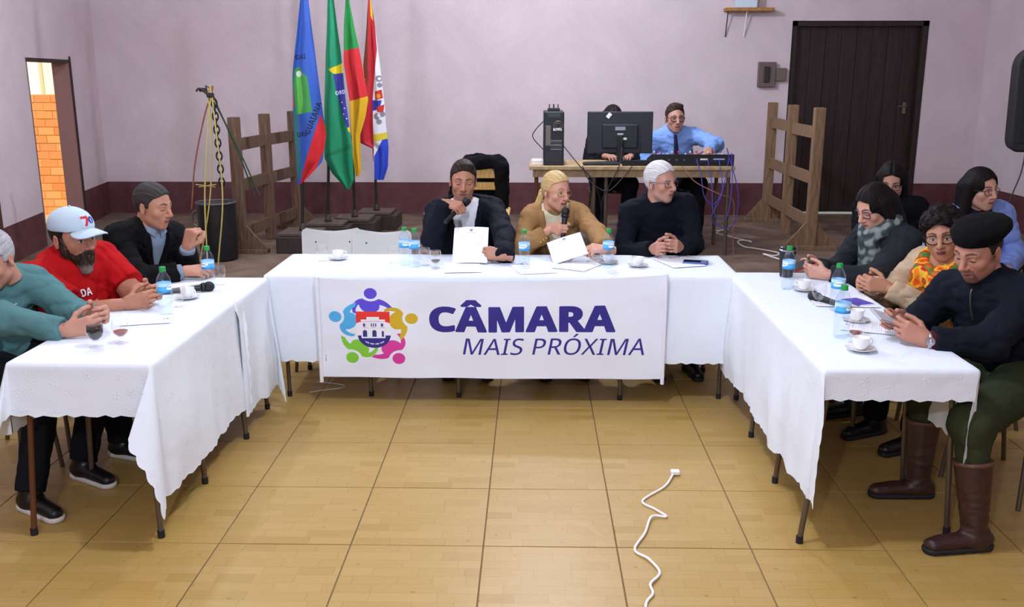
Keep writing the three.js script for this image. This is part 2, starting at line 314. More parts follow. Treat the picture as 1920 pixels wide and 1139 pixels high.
// a rectangular sheet laid on a rectangular top: overhangs a (each side); corners hang as free cones of cloth
function tablecloth(label, x0, x1, z0, z1, oh, opt = {}) {      // oh: {xn, xp, zn, zp}
  const Y = TOP + 0.002, step = 0.014, rc = 0.016, { ph = 0, wave = 0.012, sc = 0.075 } = opt;
  const axis = (lo, hi, on, op) => {
    const a = []; const nOn = Math.max(2, Math.round(on / step)), nM = Math.max(2, Math.round((hi - lo) / 0.03)), nOp = Math.max(2, Math.round(op / step));
    for (let i = 0; i < nOn; i++) a.push([-1, 1 - i / nOn]);
    for (let i = 0; i <= nM; i++) a.push([0, i / nM]);
    for (let i = 1; i <= nOp; i++) a.push([1, i / nOp]);
    return a;
  };
  const AX = axis(x0, x1, oh.xn, oh.xp), AZ = axis(z0, z1, oh.zn, oh.zp);
  const pos = [], uv = [], idx = [];
  const scal = (s) => 0.013 * Math.abs(Math.sin(Math.PI * s / sc));
  for (const [sz, tz] of AZ) for (const [sx, tx] of AX) {
    const bxp = sx === 0 ? mix(x0, x1, tx) : sx < 0 ? x0 : x1, bzp = sz === 0 ? mix(z0, z1, tz) : sz < 0 ? z0 : z1;
    const cu = bxp + (sx ? sx * tx * (sx < 0 ? oh.xn : oh.xp) : 0), cv = bzp + (sz ? sz * tz * (sz < 0 ? oh.zn : oh.zp) : 0);   // place on the flat sheet
    const du = sx ? tx * ((sx < 0 ? oh.xn : oh.xp) + scal(cv) * tx) : 0, dv = sz ? tz * ((sz < 0 ? oh.zn : oh.zp) + scal(cu) * tz) : 0;
    let x = bxp, y = Y, z = bzp;
    const bend = (d) => d < rc * 1.5708 ? [rc * Math.sin(d / rc), rc * (1 - Math.cos(d / rc))] : [rc, rc + d - rc * 1.5708];
    if (!sx && !sz) { y += 0.0012 * noise(x * 14, z * 14, ph) + 0.001 * noise(x * 4, z * 4, ph + 4); }
    else if (sx && sz) {
      const r = Math.hypot(du, dv), phi = Math.atan2(dv, du), t = phi / (Math.PI / 2);
      const [o, h] = bend(r);
      const key = (sx > 0 ? 'p' : 'n') + (sz > 0 ? 'p' : 'n'), cn = opt[key] ?? {}, flare = Math.sin(phi * 2), k = (cn.flare ?? opt.flare ?? 0.34) * flare;
      const ox = Math.cos(phi), oz = Math.sin(phi), hh = Math.max(0, h - rc);
      const sw = (cn.swing ?? opt.swing ?? 0.18) * hh * flare * Math.sin(phi * 4 + ph), late = sstep(0.2, 0.6, t);
      x += hh * flare * ((cn.px ?? 0) + (cn.qx ?? 0) * late); z += hh * flare * ((cn.pz ?? 0) + (cn.qz ?? 0) * late);
      x += sx * (o * ox + hh * k * ox) + sx * sw * oz; z += sz * (o * oz + hh * k * oz) - sz * sw * ox;
      y -= (h - hh) + hh * Math.sqrt(Math.max(0.2, 1 - k * k));
    } else {
      const d = sx ? du : dv, s = sx ? z : x, [o, h] = bend(d), dep = sstep(0.02, 0.45, h);
      const w = wave * dep * (noise(s * 5.2, h * 0.9, ph) * 1.5 + 0.6 * noise(s * 12, h * 2, ph + 3)) + 0.0018 * noise(s * 22, h * 22, ph) + dep * 0.016;
      if (sx) x += sx * (o + w); else z += sz * (o + w);
      y -= h;
    }
    pos.push(x, y, z); uv.push(cu, cv);
  }
  const W = AX.length;
  for (let j = 0; j < AZ.length - 1; j++) for (let i = 0; i < W - 1; i++) { const a = j * W + i; idx.push(a, a + W, a + 1, a + 1, a + W, a + W + 1); }
  const g = new THREE.BufferGeometry(); g.setAttribute('position', new THREE.Float32BufferAttribute(pos, 3)); g.setAttribute('uv', new THREE.Float32BufferAttribute(uv, 2)); g.setIndex(idx); g.computeVertexNormals();
  return tag(obj('tablecloth', g, mCloth), label, 'tablecloth');
}
tablecloth('white scalloped cloth on the left table, its pointed corner hanging low', -2.005, -1.465, -4.46, -3.385, { xn: 0.30, xp: 0.56, zn: 0.04, zp: 0.215 }, { ph: 1.3, wave: 0.02, pp: { flare: 0.12, swing: 0.05, px: -0.02, pz: 0.26, qx: -0.3 } });
tablecloth('white cloth at the far end of the left table beside the banner', -2.0, -1.455, -4.925, -4.4, { xn: 0.30, xp: 0.60, zn: 0.40, zp: 0.05 }, { ph: 5.1, wave: 0.035, flare: 0.08, swing: 0.06 });
tablecloth('white scalloped cloth on the right table, hanging low at its inner side', 1.105, 1.665, -5.125, -3.375, { xn: 0.545, xp: 0.36, zn: 0.25, zp: 0.125 }, { ph: 8.4, wave: 0.028, flare: 0.1, np: { flare: 0.06, swing: 0.04, px: 0.05, pz: 0.12 }, pp: { flare: 0.08, swing: 0.05, px: -0.2 } });
tablecloth('long white cloth covering the head table behind the banner', -1.47, 1.13, -5.63, -5.02, { xn: 0.42, xp: 0.42, zn: 0.22, zp: 0.495 }, { ph: 11.2, wave: 0.012, flare: 0.1, swing: 0.05 });

{ // the banner
  const tex = canvasTex(2048, 672, (c, W, H) => {
    c.fillStyle = '#eaf0fb'; c.fillRect(0, 0, W, H);
    const S = W / 660, X = (px) => (px - 592) * S, Y = (py) => (py - 512) * S * 1.0;
    const navy = '#2a2486';
    const person = (hx, hy, ang, col) => {             // round head with a rounded body and two curved arms
      c.save(); c.translate(X(hx), Y(hy)); c.rotate(ang); c.fillStyle = col; c.strokeStyle = col; c.lineCap = 'round';
      const u = S;
      c.beginPath(); c.arc(0, 0, 12.2 * u, 0, 7); c.fill();
      c.beginPath(); c.moveTo(-15 * u, 12 * u); c.quadraticCurveTo(0, 23 * u, 15 * u, 12 * u); c.bezierCurveTo(26 * u, 13 * u, 36 * u, 22 * u, 42 * u, 32 * u);
      c.lineTo(33 * u, 32 * u); c.quadraticCurveTo(26 * u, 26 * u, 17 * u, 25 * u); c.bezierCurveTo(20 * u, 38 * u, 8 * u, 43 * u, 0, 43 * u); c.bezierCurveTo(-10 * u, 43 * u, -19 * u, 38 * u, -22 * u, 25 * u);
      c.quadraticCurveTo(-30 * u, 34 * u, -27 * u, 46 * u); c.lineTo(-33 * u, 44 * u); c.bezierCurveTo(-38 * u, 28 * u, -30 * u, 14 * u, -15 * u, 12 * u); c.fill();
      c.restore();
    };
    person(694.5, 541.5, 0.02, '#5a48d6'); person(626, 595, -1.32, '#50b4ee'); person(656, 685, -2.62, '#83cf3c'); person(745.5, 686, 2.55, '#d83a9c'); person(771, 598.5, 1.33, '#d2b21e');
    c.lineWidth = 2 * S;
    // shield with a white two-storey building
    c.fillStyle = '#e83426'; c.fillRect(X(666), Y(582), 64 * S, 27 * S);
    c.fillStyle = '#f3f4fb'; c.fillRect(X(666), Y(608), 64 * S, 30 * S);
    c.fillStyle = navy; c.beginPath(); c.moveTo(X(668), Y(636)); c.lineTo(X(731), Y(636)); c.bezierCurveTo(X(728), Y(672), X(672), Y(672), X(668), Y(636)); c.fill();
    c.fillStyle = '#f3f4fb'; c.fillRect(X(675), Y(600), 46 * S, 42 * S); c.fillRect(X(686), Y(594), 24 * S, 10 * S); c.fillRect(X(670), Y(606), 56 * S, 30 * S);
    c.fillStyle = '#3b3a86';
    for (const [x, w] of [[679, 4], [694, 2], [698, 2], [702, 2], [713, 4]]) c.fillRect(X(x), Y(609), w * S, 7 * S);
    c.fillStyle = '#9a9ab8'; for (const x of [678, 694, 712]) c.fillRect(X(x), Y(618), 8 * S, 1 * S); c.fillRect(X(676), Y(604), 44 * S, 0.8 * S);
    c.fillStyle = '#2c3a80';
    for (const [x, w] of [[678, 8], [696, 8], [714, 4]]) { c.beginPath(); c.arc(X(x + w / 2), Y(628), w * S / 2, Math.PI, 0); c.lineTo(X(x + w), Y(639)); c.lineTo(X(x), Y(639)); c.fill(); }
    c.fillStyle = '#f3f4fb'; for (let k = -9; k <= 9; k++) if (k % 5) c.fillRect(X(699.5 + k * 1.9), Y(656.5 - k * k * 0.06) - 3.4 * S, 1.3 * S, 3 * S);
    // lettering
    c.fillStyle = navy; c.strokeStyle = navy; c.lineJoin = 'round'; c.textAlign = 'left';
    const word = (s, x0, x1, yb, h, font, lw, skew) => {
      c.font = font; const w = c.measureText(s).width;
      c.save(); c.translate(X(x0), Y(yb)); c.transform((x1 - x0) * S / w, 0, 0, 1, 0, 0); if (skew) c.transform(1, 0, -skew, 1, 0, 0);
      if (lw) { c.lineWidth = lw; c.strokeText(s, 0, 0); } c.fillText(s, 0, 0); c.restore();
    };
    word('CÂMARA', 802, 1155, 626.5, 0, `bold ${Math.round(76 * S)}px sans-serif`, 4.2 * S, 0);
    word('MAIS PRÓXIMA', 863, 1213, 677, 0, `${Math.round(48.5 * S)}px sans-serif`, 0, 0.17);
    c.fillStyle = '#555'; c.fillRect(X(604), Y(680), 0.9 * S, 3 * S); c.fillRect(X(604), Y(686), 0.9 * S, 8 * S);
  });
  const b = thing('banner', 'white banner with a ring of coloured figures and navy lettering', 'banner', [-0.226, 0, -4.965]);
  const W = 1.918, y1 = 0.742, y0 = 0.163, g = new THREE.PlaneGeometry(W, y1 - y0, 90, 30); g.translate(0, (y0 + y1) / 2, 0);
  const p = g.attributes.position;
  for (let i = 0; i < p.count; i++) {
    const x = p.getX(i), y = p.getY(i), t = (y - y0) / (y1 - y0), e = x / (W / 2);
    const sag = -0.03 * t * (1 - e * e) * sstep(0.3, 1, t);
    p.setXYZ(i, x + 0.0, y + sag + 0.012 * t * e, 0.012 * Math.sin(e * 9 + t * 3) * 0.4 + 0.008 * noise(x * 4, y * 6, 1) + 0.012 * (1 - e * e) * (1 - t));
  }
  g.computeVertexNormals();
  tex.wrapS = tex.wrapT = THREE.ClampToEdgeWrapping;
  obj('sheet', g, std(0xffffff, 0.6, { map: tex }), b);
  for (const s of [-1, 1]) {
    const po = obj('pole', rod([s * (W / 2 - 0.008), 0.135, 0.006], [s * (W / 2 - 0.008), 0.748 + s * 0.012, 0.006], 0.011), std(0xeef0f8, 0.45), b);
    obj('cord', tube([[s * W / 2, 0.742, 0.0], [s * (W / 2 + 0.02), 0.752, -0.06], [s * (W / 2 + 0.01), 0.746, -0.14]], 0.0015, 10, 5), M.white, po);
  }
}

// ---------------------------------------------------------------- tableware
const TY = TOP + 0.0035;
const labelTex = canvasTex(256, 64, (c, W, H) => {
  const gr = c.createLinearGradient(0, 0, 0, H); c.fillStyle = '#57b9ea'; c.fillRect(0, 0, W, H); c.fillStyle = '#bfe6f8'; c.fillRect(0, 0, W, 22); c.fillStyle = '#2f95d6'; c.fillRect(0, 50, W, 14);
  c.fillStyle = '#ffffff'; c.beginPath(); c.ellipse(64, 30, 36, 15, -0.2, 0, 7); c.fill(); c.beginPath(); c.ellipse(192, 30, 36, 15, -0.2, 0, 7); c.fill();
  c.fillStyle = '#3d9ad8'; c.fillRect(40, 26, 46, 5); c.fillRect(168, 26, 46, 5);
});
labelTex.wrapT = THREE.ClampToEdgeWrapping;
function makeBottle() {
  const t = thing('water_bottle', '', 'bottle', [0, 0, 0], 0, 'small water bottles with green caps');
  const prof = [[0.004, 0.004], [0.024, 0.0], [0.0305, 0.006]];
  for (let i = 0; i < 6; i++) { const y = 0.016 + i * 0.013; prof.push([0.0315, y], [0.0298, y + 0.006]); }
  prof.push([0.0315, 0.1], [0.0305, 0.108], [0.0305, 0.15], [0.0315, 0.156], [0.029, 0.172], [0.02, 0.19], [0.0135, 0.2], [0.0125, 0.212]);
  obj('body', lathe(prof, 28), M.pet, t);
  const lab = new THREE.CylinderGeometry(0.0322, 0.0322, 0.044, 28, 1, true).translate(0, 0.13, 0);
  obj('label_wrap', lab, std(0xffffff, 0.45, { map: labelTex }), t);
  const cap = [[0.0, 0.224], [0.0135, 0.224], [0.0145, 0.222], [0.0148, 0.207], [0.0152, 0.206], [0.0152, 0.203], [0.0, 0.203]];
  obj('cap', lathe(cap, 24), M.capGreen, t);
  return t;
}
const bottle0 = makeBottle();
const bottles = [
  [-1.675, -4.107, 'water bottle with green cap in front of the man in red'], [-1.656, -4.64, 'water bottle with green cap in front of the man in the black suit'],
  [-0.735, -5.276, 'left one of the two water bottles standing together on the head table'], [-0.672, -5.231, 'right one of the two water bottles standing together on the head table'],
  [-0.046, -5.199, 'water bottle standing alone between the two speakers at the head table'], [0.432, -5.24, 'water bottle between the woman with microphone and the white-haired man'],
  [1.309, -4.706, 'water bottle nearest the black tumbler on the right table'], [1.418, -4.256, 'water bottle in front of the woman with the orange scarf'], [1.291, -3.793, 'water bottle nearest the viewer on the right table']];
bottles.forEach(([x, z, l], i) => { const o = i ? copy(bottle0, l) : bottle0; o.userData.label = l; o.position.set(x, TY, z); o.rotation.y = i * 1.1; });

function makeGlass() {
  const t = thing('drinking_glass', '', 'glass', [0, 0, 0], 0, 'small footed drinking glasses');
  obj('bowl', lathe([[0.004, 0.022], [0.016, 0.026], [0.029, 0.042], [0.034, 0.062], [0.033, 0.082], [0.0285, 0.103], [0.0272, 0.103], [0.0315, 0.082], [0.0325, 0.062], [0.027, 0.044], [0.012, 0.03], [0.0, 0.028]], 30), M.glass, t);
  obj('foot', lathe([[0.0, 0.0], [0.027, 0.0], [0.0275, 0.002], [0.012, 0.006], [0.006, 0.012], [0.006, 0.02], [0.004, 0.0225], [0, 0.0225]], 28), M.glass, t);
  return t;
}
const liquid = (t, top, mat) => obj('drink', lathe([[0, 0.0285], [0.012, 0.0305], [0.026, 0.0445], [0.0315, 0.062], [Math.min(0.0312, 0.0315), top], [0, top]].filter((p, i) => p[1] <= top), 28), mat, t);
const glass0 = makeGlass();
const glasses = [
  [-1.679, -3.638, 'glass with a little drink beside the glass of cola'], [-1.67, -4.26, 'glass beside the water bottle of the man in red'], [-1.637, -4.742, 'glass at the far end of the left table'],
  [-1.239, -5.394, 'glass beside the coffee cup on the empty end of the head table'], [-0.81, -5.338, 'glass left of the two standing bottles on the head table'], [-0.619, -5.279, 'rear glass right of the two standing bottles'], [-0.55, -5.203, 'front glass right of the two standing bottles'],
  [0.371, -5.285, 'glass left of the bottle beside the white-haired man'], [1.324, -3.712, 'glass with a sip of amber drink on the right table'], [1.37, -4.37, 'glass beside the microphone on the right table']];
glasses.forEach(([x, z, l], i) => { const o = i ? copy(glass0, l) : glass0; o.userData.label = l; o.position.set(x, TY, z); });
{
  const cola = copy(glass0, 'glass filled with dark cola in front of the man in the teal hoodie', [-1.757, TY, -3.581]);
  liquid(cola, 0.09, phys(0x1a0805, 0.05, {}));
  const all = scene.children.filter((o) => /^drinking_glass/.test(o.name));
  const by = (s) => all.find((o) => o.userData.label.includes(s));
  const amber = phys(0xb05a18, 0.05, { transmission: 0.6, thickness: 0 });
  obj('drink', lathe([[0, 0.0295], [0.013, 0.032], [0.024, 0.043], [0.0265, 0.048], [0, 0.048]], 24), amber, by('amber'));
  obj('drink', lathe([[0, 0.0295], [0.013, 0.032], [0.026, 0.0455], [0.029, 0.053], [0, 0.053]], 24), phys(0xc06a60, 0.05, { transmission: 0.7, thickness: 0 }), by('beside the glass of cola'));
  obj('drink', lathe([[0, 0.0295], [0.013, 0.032], [0.024, 0.043], [0.026, 0.047], [0, 0.047]], 24), phys(0xaf9a80, 0.05, { transmission: 0.8, thickness: 0 }), by('front glass'));
}
function makeCup() {
  const t = thing('coffee_cup', '', 'cup', [0, 0, 0], 0, 'white coffee cups on saucers');
  const c = obj('cup_body', lathe([[0, 0.008], [0.018, 0.008], [0.021, 0.012], [0.031, 0.03], [0.035, 0.056], [0.0335, 0.056], [0.029, 0.032], [0.018, 0.014], [0, 0.0135]], 30), M.porcelain, t);
  obj('handle', tube([[0.031, 0.046, 0], [0.046, 0.048, 0], [0.05, 0.035, 0], [0.042, 0.024, 0], [0.028, 0.026, 0]], 0.0035, 20, 8), M.porcelain, c);
  return t;
}
function makeSaucer() { const t = thing('saucer', '', 'saucer', [0, 0, 0], 0, 'white saucers under the coffee cups'); obj('dish', lathe([[0, 0.0], [0.026, 0.0], [0.03, 0.003], [0.056, 0.012], [0.06, 0.014], [0.0585, 0.0155], [0.03, 0.0065], [0, 0.006]], 36), M.porcelain, t); return t; }
const cup0 = makeCup(), sau0 = makeSaucer();
const cups = [[-1.158, -5.445, 'the empty end of the head table', 0.4], [0.606, -5.275, 'the head table before the white-haired man', 1.2], [0.44, -5.36, 'the head table behind a water bottle', 2.5], [-1.691, -4.425, 'the left table beside a microphone', -0.4], [1.383, -4.67, 'the far part of the right table', 2.4], [1.307, -3.596, 'the near end of the right table', 0.2], [1.44, -4.05, 'the right table behind the nearest bottle', 0.9]];
cups.forEach(([x, z, where, a], i) => {
  const l = 'white coffee cup with saucer on ' + where, s = i ? copy(sau0, '') : sau0; s.userData.label = 'white saucer under the coffee cup on ' + where; s.position.set(x, TY, z);
  const c = i ? copy(cup0, '') : cup0; c.userData.label = 'white coffee cup on a saucer on ' + where; c.position.set(x, TY + 0.0065 - 0.008 + 0.0015, z); c.rotation.y = a;
});
function mic(label, center, dir) {                     // handheld microphone: center of the grip, dir towards the head
  const t = thing('microphone', label, 'microphone', center, 0);
  t.quaternion.setFromUnitVectors(V(0, 1, 0), V(...dir).normalize());
  obj('handle', lathe([[0, -0.12], [0.0115, -0.12], [0.0125, -0.11], [0.0155, 0.03], [0.0175, 0.07], [0.02, 0.078], [0, 0.078]], 24), std(0x141416, 0.35), t);
  obj('collar', lathe([[0.0, 0.077], [0.0225, 0.077], [0.0245, 0.082], [0.0245, 0.09], [0.022, 0.094], [0, 0.094]], 24), std(0x2b2b2e, 0.35, { metalness: 0.5 }), t);
  const gb = new THREE.SphereGeometry(0.0265, 28, 20); gb.scale(1, 1.08, 1); gb.translate(0, 0.112, 0);
  obj('grille', gb, std(0x0e0e10, 0.6, { bumpMap: rep(weave, 1.2), bumpScale: 0.0008 }), t);
  return t;
}
mic('black microphone lying on the right table, head towards the middle', [1.425, TY + 0.0165, -4.36], [-0.5, 0.05, -0.88]);
mic('black microphone lying on the left table beside a coffee cup', [-1.75, TY + 0.0165, -4.56], [0.93, 0.05, -0.35]);
const docTex = canvasTex(512, 724, (c, W, H) => {
  c.fillStyle = '#f2f3f8'; c.fillRect(0, 0, W, H);
  c.fillStyle = '#55565e'; c.beginPath(); c.moveTo(W / 2 - 22, 46); c.lineTo(W / 2 + 22, 46); c.lineTo(W / 2 + 20, 78); c.lineTo(W / 2, 98); c.lineTo(W / 2 - 20, 78); c.fill(); c.fillStyle = '#c9cad4'; c.fillRect(W / 2 - 12, 56, 24, 14);
  c.fillStyle = '#a9abb8'; c.fillRect(W / 2 - 90, 112, 180, 6); c.fillRect(W / 2 - 60, 124, 120, 4);
  c.fillStyle = '#c3c6d6'; for (let i = 0; i < 22; i++) if (i % 6 !== 5) c.fillRect(70, 180 + i * 22, (i % 6 === 4 ? 0.5 : 1) * (W - 140), 5);
});
const mDoc = std(0xffffff, 0.85, { map: docTex });
function sheet(name, label, o, u, v, w, h, bendAmt = 0.01, m = mDoc, group) {   // centre o, right vector u, up vector v
  const U = V(...u).normalize(), Vv = V(...v).normalize(), N = U.clone().cross(Vv).normalize(); Vv.copy(N).cross(U);
  const g = new RoundedBoxGeometry(w, h, 0.0012, 1, 0.0003); const gg = new THREE.BoxGeometry(w, h, 0.0008, 14, 14, 1), p = gg.attributes.position;
  for (let i = 0; i < p.count; i++) p.setZ(i, p.getZ(i) + bendAmt * (Math.cos(p.getX(i) / w * 2.4) - 0.7) + bendAmt * 0.5 * Math.sin(p.getY(i) / h * 3));
  gg.computeVertexNormals();
  const t = thing(name, label, 'paper', o, 0, group); t.quaternion.setFromRotationMatrix(new THREE.Matrix4().makeBasis(U, Vv, N));
  obj('page', gg, m, t); return t;
}
const flat = (l, x, z, a, w = 0.21, h = 0.297) => sheet('paper_sheet', l, [x, TY + 0.0022 + rnd() * 0.002, z], [Math.cos(a), 0, -Math.sin(a)], [-Math.sin(a), 0, -Math.cos(a)], w, h, 0.0006);
flat('sheet of paper lying on the head table under the lone bottle', -0.0, -5.2, 0.25); flat('sheet of paper lying on the head table between glass and bottle', 0.27, -5.3, -0.5);
flat('sheet of paper lying before the man with the phone on the right table', 1.5, -3.95, 1.2); flat('sheet of paper lying before the white-haired man', 0.86, -5.4, 0.3); flat('sheet of paper before the woman with orange scarf', 1.5, -4.42, 1.5);
flat('sheet of paper lying below the document held by the man at the microphone', -0.4, -5.22, 0.1); flat('sheet of paper on the left table before the man in red', -1.72, -4.0, -1.3, 0.15, 0.21);
{
  const p = thing('pen', 'pen lying on the head table beside the lone bottle', 'pen', [-0.12, TY + 0.006, -5.3]); p.rotation.y = 0.1;
  obj('barrel', rod([-0.065, 0, 0], [0.055, 0, 0], 0.0042), std(0x9fb0c8, 0.3), p); obj('tip', rod([0.055, 0, 0], [0.07, 0, 0], 0.004, 0.0012), M.steel, p);
  const ph = thing('phone', 'smartphone in a blue case lying on the head table', 'phone', [0.952, TY + 0.0075, -5.375], -0.25);
  obj('case', bx(0.145, 0.011, 0.078, 0, 0, 0, 0.005), std(0x2a5fae, 0.4), ph); obj('screen', bx(0.132, 0.002, 0.068, 0, 0.0055, 0, 0.0009), phys(0x16191f, 0.08, { clearcoat: 1 }), ph);
  const tu = thing('tumbler', 'black insulated tumbler at the far corner of the right table', 'tumbler', [1.385, TY, -5.02]);
  obj('body', lathe([[0, 0], [0.032, 0], [0.035, 0.005], [0.044, 0.14], [0.044, 0.142], [0, 0.142]], 30), std(0x111214, 0.4), tu); obj('rim', lathe([[0.0, 0.142], [0.0445, 0.142], [0.0448, 0.152], [0.0, 0.152]], 30), M.chrome, tu); obj('lid', lathe([[0, 0.152], [0.043, 0.152], [0.042, 0.165], [0.02, 0.168], [0, 0.168]], 30), std(0x1c1d20, 0.3), tu);
  const nb = thing('notebook', 'purple notebook lying before the woman with the orange scarf', 'notebook', [1.565, TY + 0.006, -4.4], 0.35); obj('cover', bx(0.09, 0.01, 0.13, 0, 0, 0, 0.002), std(0x5a49b8, 0.5), nb); obj('pages', bx(0.086, 0.007, 0.127, 0.003, 0, 0.003, 0.001), M.paper, nb);
}
// ---------------------------------------------------------------- things on the stage
const mFence = std(0xffffff, 0.8, { map: rep(woodTex(128, 100, 72, 20, 3), 1.5, 1.2), bumpMap: rep(bumpFine, 3), bumpScale: 0.003 });
const mFenceDark = std(0xffffff, 0.8, { map: rep(woodTex(100, 76, 56, 20, 5), 1.5, 1.2), bumpMap: rep(bumpFine, 3), bumpScale: 0.003 });
function fence(label, posts, H, rails, m) {             // posts: [x, z] from near to far
  const t = thing('rail_fence', label, 'fence', [posts[0][0], STAGE, posts[0][1]]), [ox, oz] = posts[0];
  posts.forEach(([x, z], i) => {
    obj('post', boxUV(bx(0.085, H, 0.08, x - ox, H / 2, z - oz, 0.006)), m, t);
    if (i === 1) return;
    const b = obj('foot', boxUV(bx(0.44, 0.035, 0.1, x - ox, 0.0175, z - oz, 0.004)), m, t);
    for (const s of [-1, 1]) {
      const sh = new THREE.Shape([[0, 0], [0.17, 0], [0, 0.2]].map(([a, c]) => new THREE.Vector2(a * s, c)));
      const g = new THREE.ExtrudeGeometry(sh, { depth: 0.03, bevelEnabled: false }); g.translate(x - ox + s * 0.043, 0.036, z - oz - 0.015);
      obj('gusset', boxUV(g), m, b);
    }
  });
  for (let i = 0; i < posts.length - 1; i++) for (const h of rails) {
    const [xa, za] = posts[i], [xb, zb] = posts[i + 1];
    obj('rail', boxUV(bx(0.028, 0.1, Math.hypot(xb - xa, zb - za) - 0.07, 0, 0, 0, 0.003)).rotateY(Math.atan2(xb - xa, zb - za)).translate((xa + xb) / 2 - ox, h + rr(-0.008, 0.008), (za + zb) / 2 - oz), m, t);
  }
}
fence('weathered wooden rail fence standing left of the flags', [[-2.43, -7.66], [-2.38, -8.36], [-2.29, -9.0]], 1.12, [0.90, 0.56, 0.16], mFenceDark);
fence('wooden rail fence standing in front of the dark door', [[2.37, -7.93], [2.37, -8.73], [2.385, -9.54]], 1.19, [0.99, 0.6, 0.23], mFence);

{ // campfire pot hanging set: black drum, canes and chain
  const d = thing('black_drum', 'black metal drum with grey rim beside the left fence', 'drum', [-2.53, STAGE, -7.38]);
  obj('body', lathe([[0, 0], [0.135, 0], [0.145, 0.01], [0.148, 0.15], [0.152, 0.16], [0.148, 0.17], [0.148, 0.45], [0.15, 0.46], [0, 0.46]], 36), std(0x0e0e10, 0.5), d);
  obj('rim', new THREE.TorusGeometry(0.15, 0.009, 10, 40).rotateX(Math.PI / 2).translate(0, 0.462, 0), std(0x5b5b60, 0.5, { metalness: 0.5 }), d);
  obj('handle', tube([[-0.148, 0.4, 0.03], [-0.185, 0.37, 0.03], [-0.185, 0.3, 0.03], [-0.148, 0.27, 0.03]], 0.008, 16, 8), M.steel, d);
  const t = thing('cane_tripod', 'tripod of thin yellow canes tied together at the top, holding a chain', 'tripod', [-2.5, STAGE, -7.3]);
  const yc = std(0xb4a458, 0.6), rc_ = std(0x8a4a34, 0.6), gc = std(0x2e4630, 0.6);
  const ap = [0.0, 1.32, -0.05];
  [[[-0.12, 0.0, 0.14], yc, 0.05], [[-0.05, 0.0, 0.16], yc, -0.03], [[0.03, 0.0, 0.15], yc, 0.06], [[-0.2, 0.42, 0.0], rc_, -0.03], [[0.29, 0.5, -0.2], gc, 0.01], [[0.24, 0.5, -0.22], gc, 0.02]].forEach(([f, m, k], i) => {
    obj('cane', tube([f, [mix(f[0], ap[0], 0.4) + k, mix(f[1], ap[1], 0.4), mix(f[2], ap[2], 0.4)], [mix(f[0], ap[0], 0.8) + k * 0.5, mix(f[1], ap[1], 0.8), mix(f[2], ap[2], 0.8)], [ap[0] + rr(-0.02, 0.02), ap[1] + rr(-0.02, 0.03), ap[2]], [ap[0] + (ap[0] - f[0]) * 0.12, ap[1] + 0.05, ap[2]]], 0.006, 24, 7), m, t);
  });
  obj('binding', [bx(0.05, 0.035, 0.05, 0, 1.3, -0.05, 0.01), bx(0.06, 0.03, 0.03, -0.05, 1.34, -0.04, 0.008), tube([[-0.02, 1.31, -0.03], [-0.07, 1.35, -0.02], [-0.09, 1.33, 0]], 0.008, 12, 6)], std(0x2a251c, 0.8), t);
  obj('cross_tie', [rod([-0.13, 0.62, 0.06], [0.02, 0.6, 0.05], 0.004), rod([-0.11, 0.6, 0.05], [0.03, 0.62, 0.06], 0.004)], yc, t);
  const ch = thing('iron_chain', 'dark iron chain hanging from the cane tripod', 'chain', [-2.475, STAGE + 1.27, -7.35]);
  const link = new THREE.TorusGeometry(0.021, 0.006, 8, 18).scale(1, 1.55, 1), lm = std(0x2a2624, 0.6, { metalness: 0.5 });
  for (let i = 0; i < 14; i++) { const l = obj('link', link, lm, ch); l.position.set(0.0012 * i, -0.03 - i * 0.051, 0); l.rotation.y = i % 2 ? Math.PI / 2 + 0.2 : 0.2; }
  obj('hook', tube([[0.016, -0.73, 0], [0.016, -0.79, 0], [0.03, -0.82, 0], [0.045, -0.8, 0]], 0.006, 14, 7), lm, ch);
}

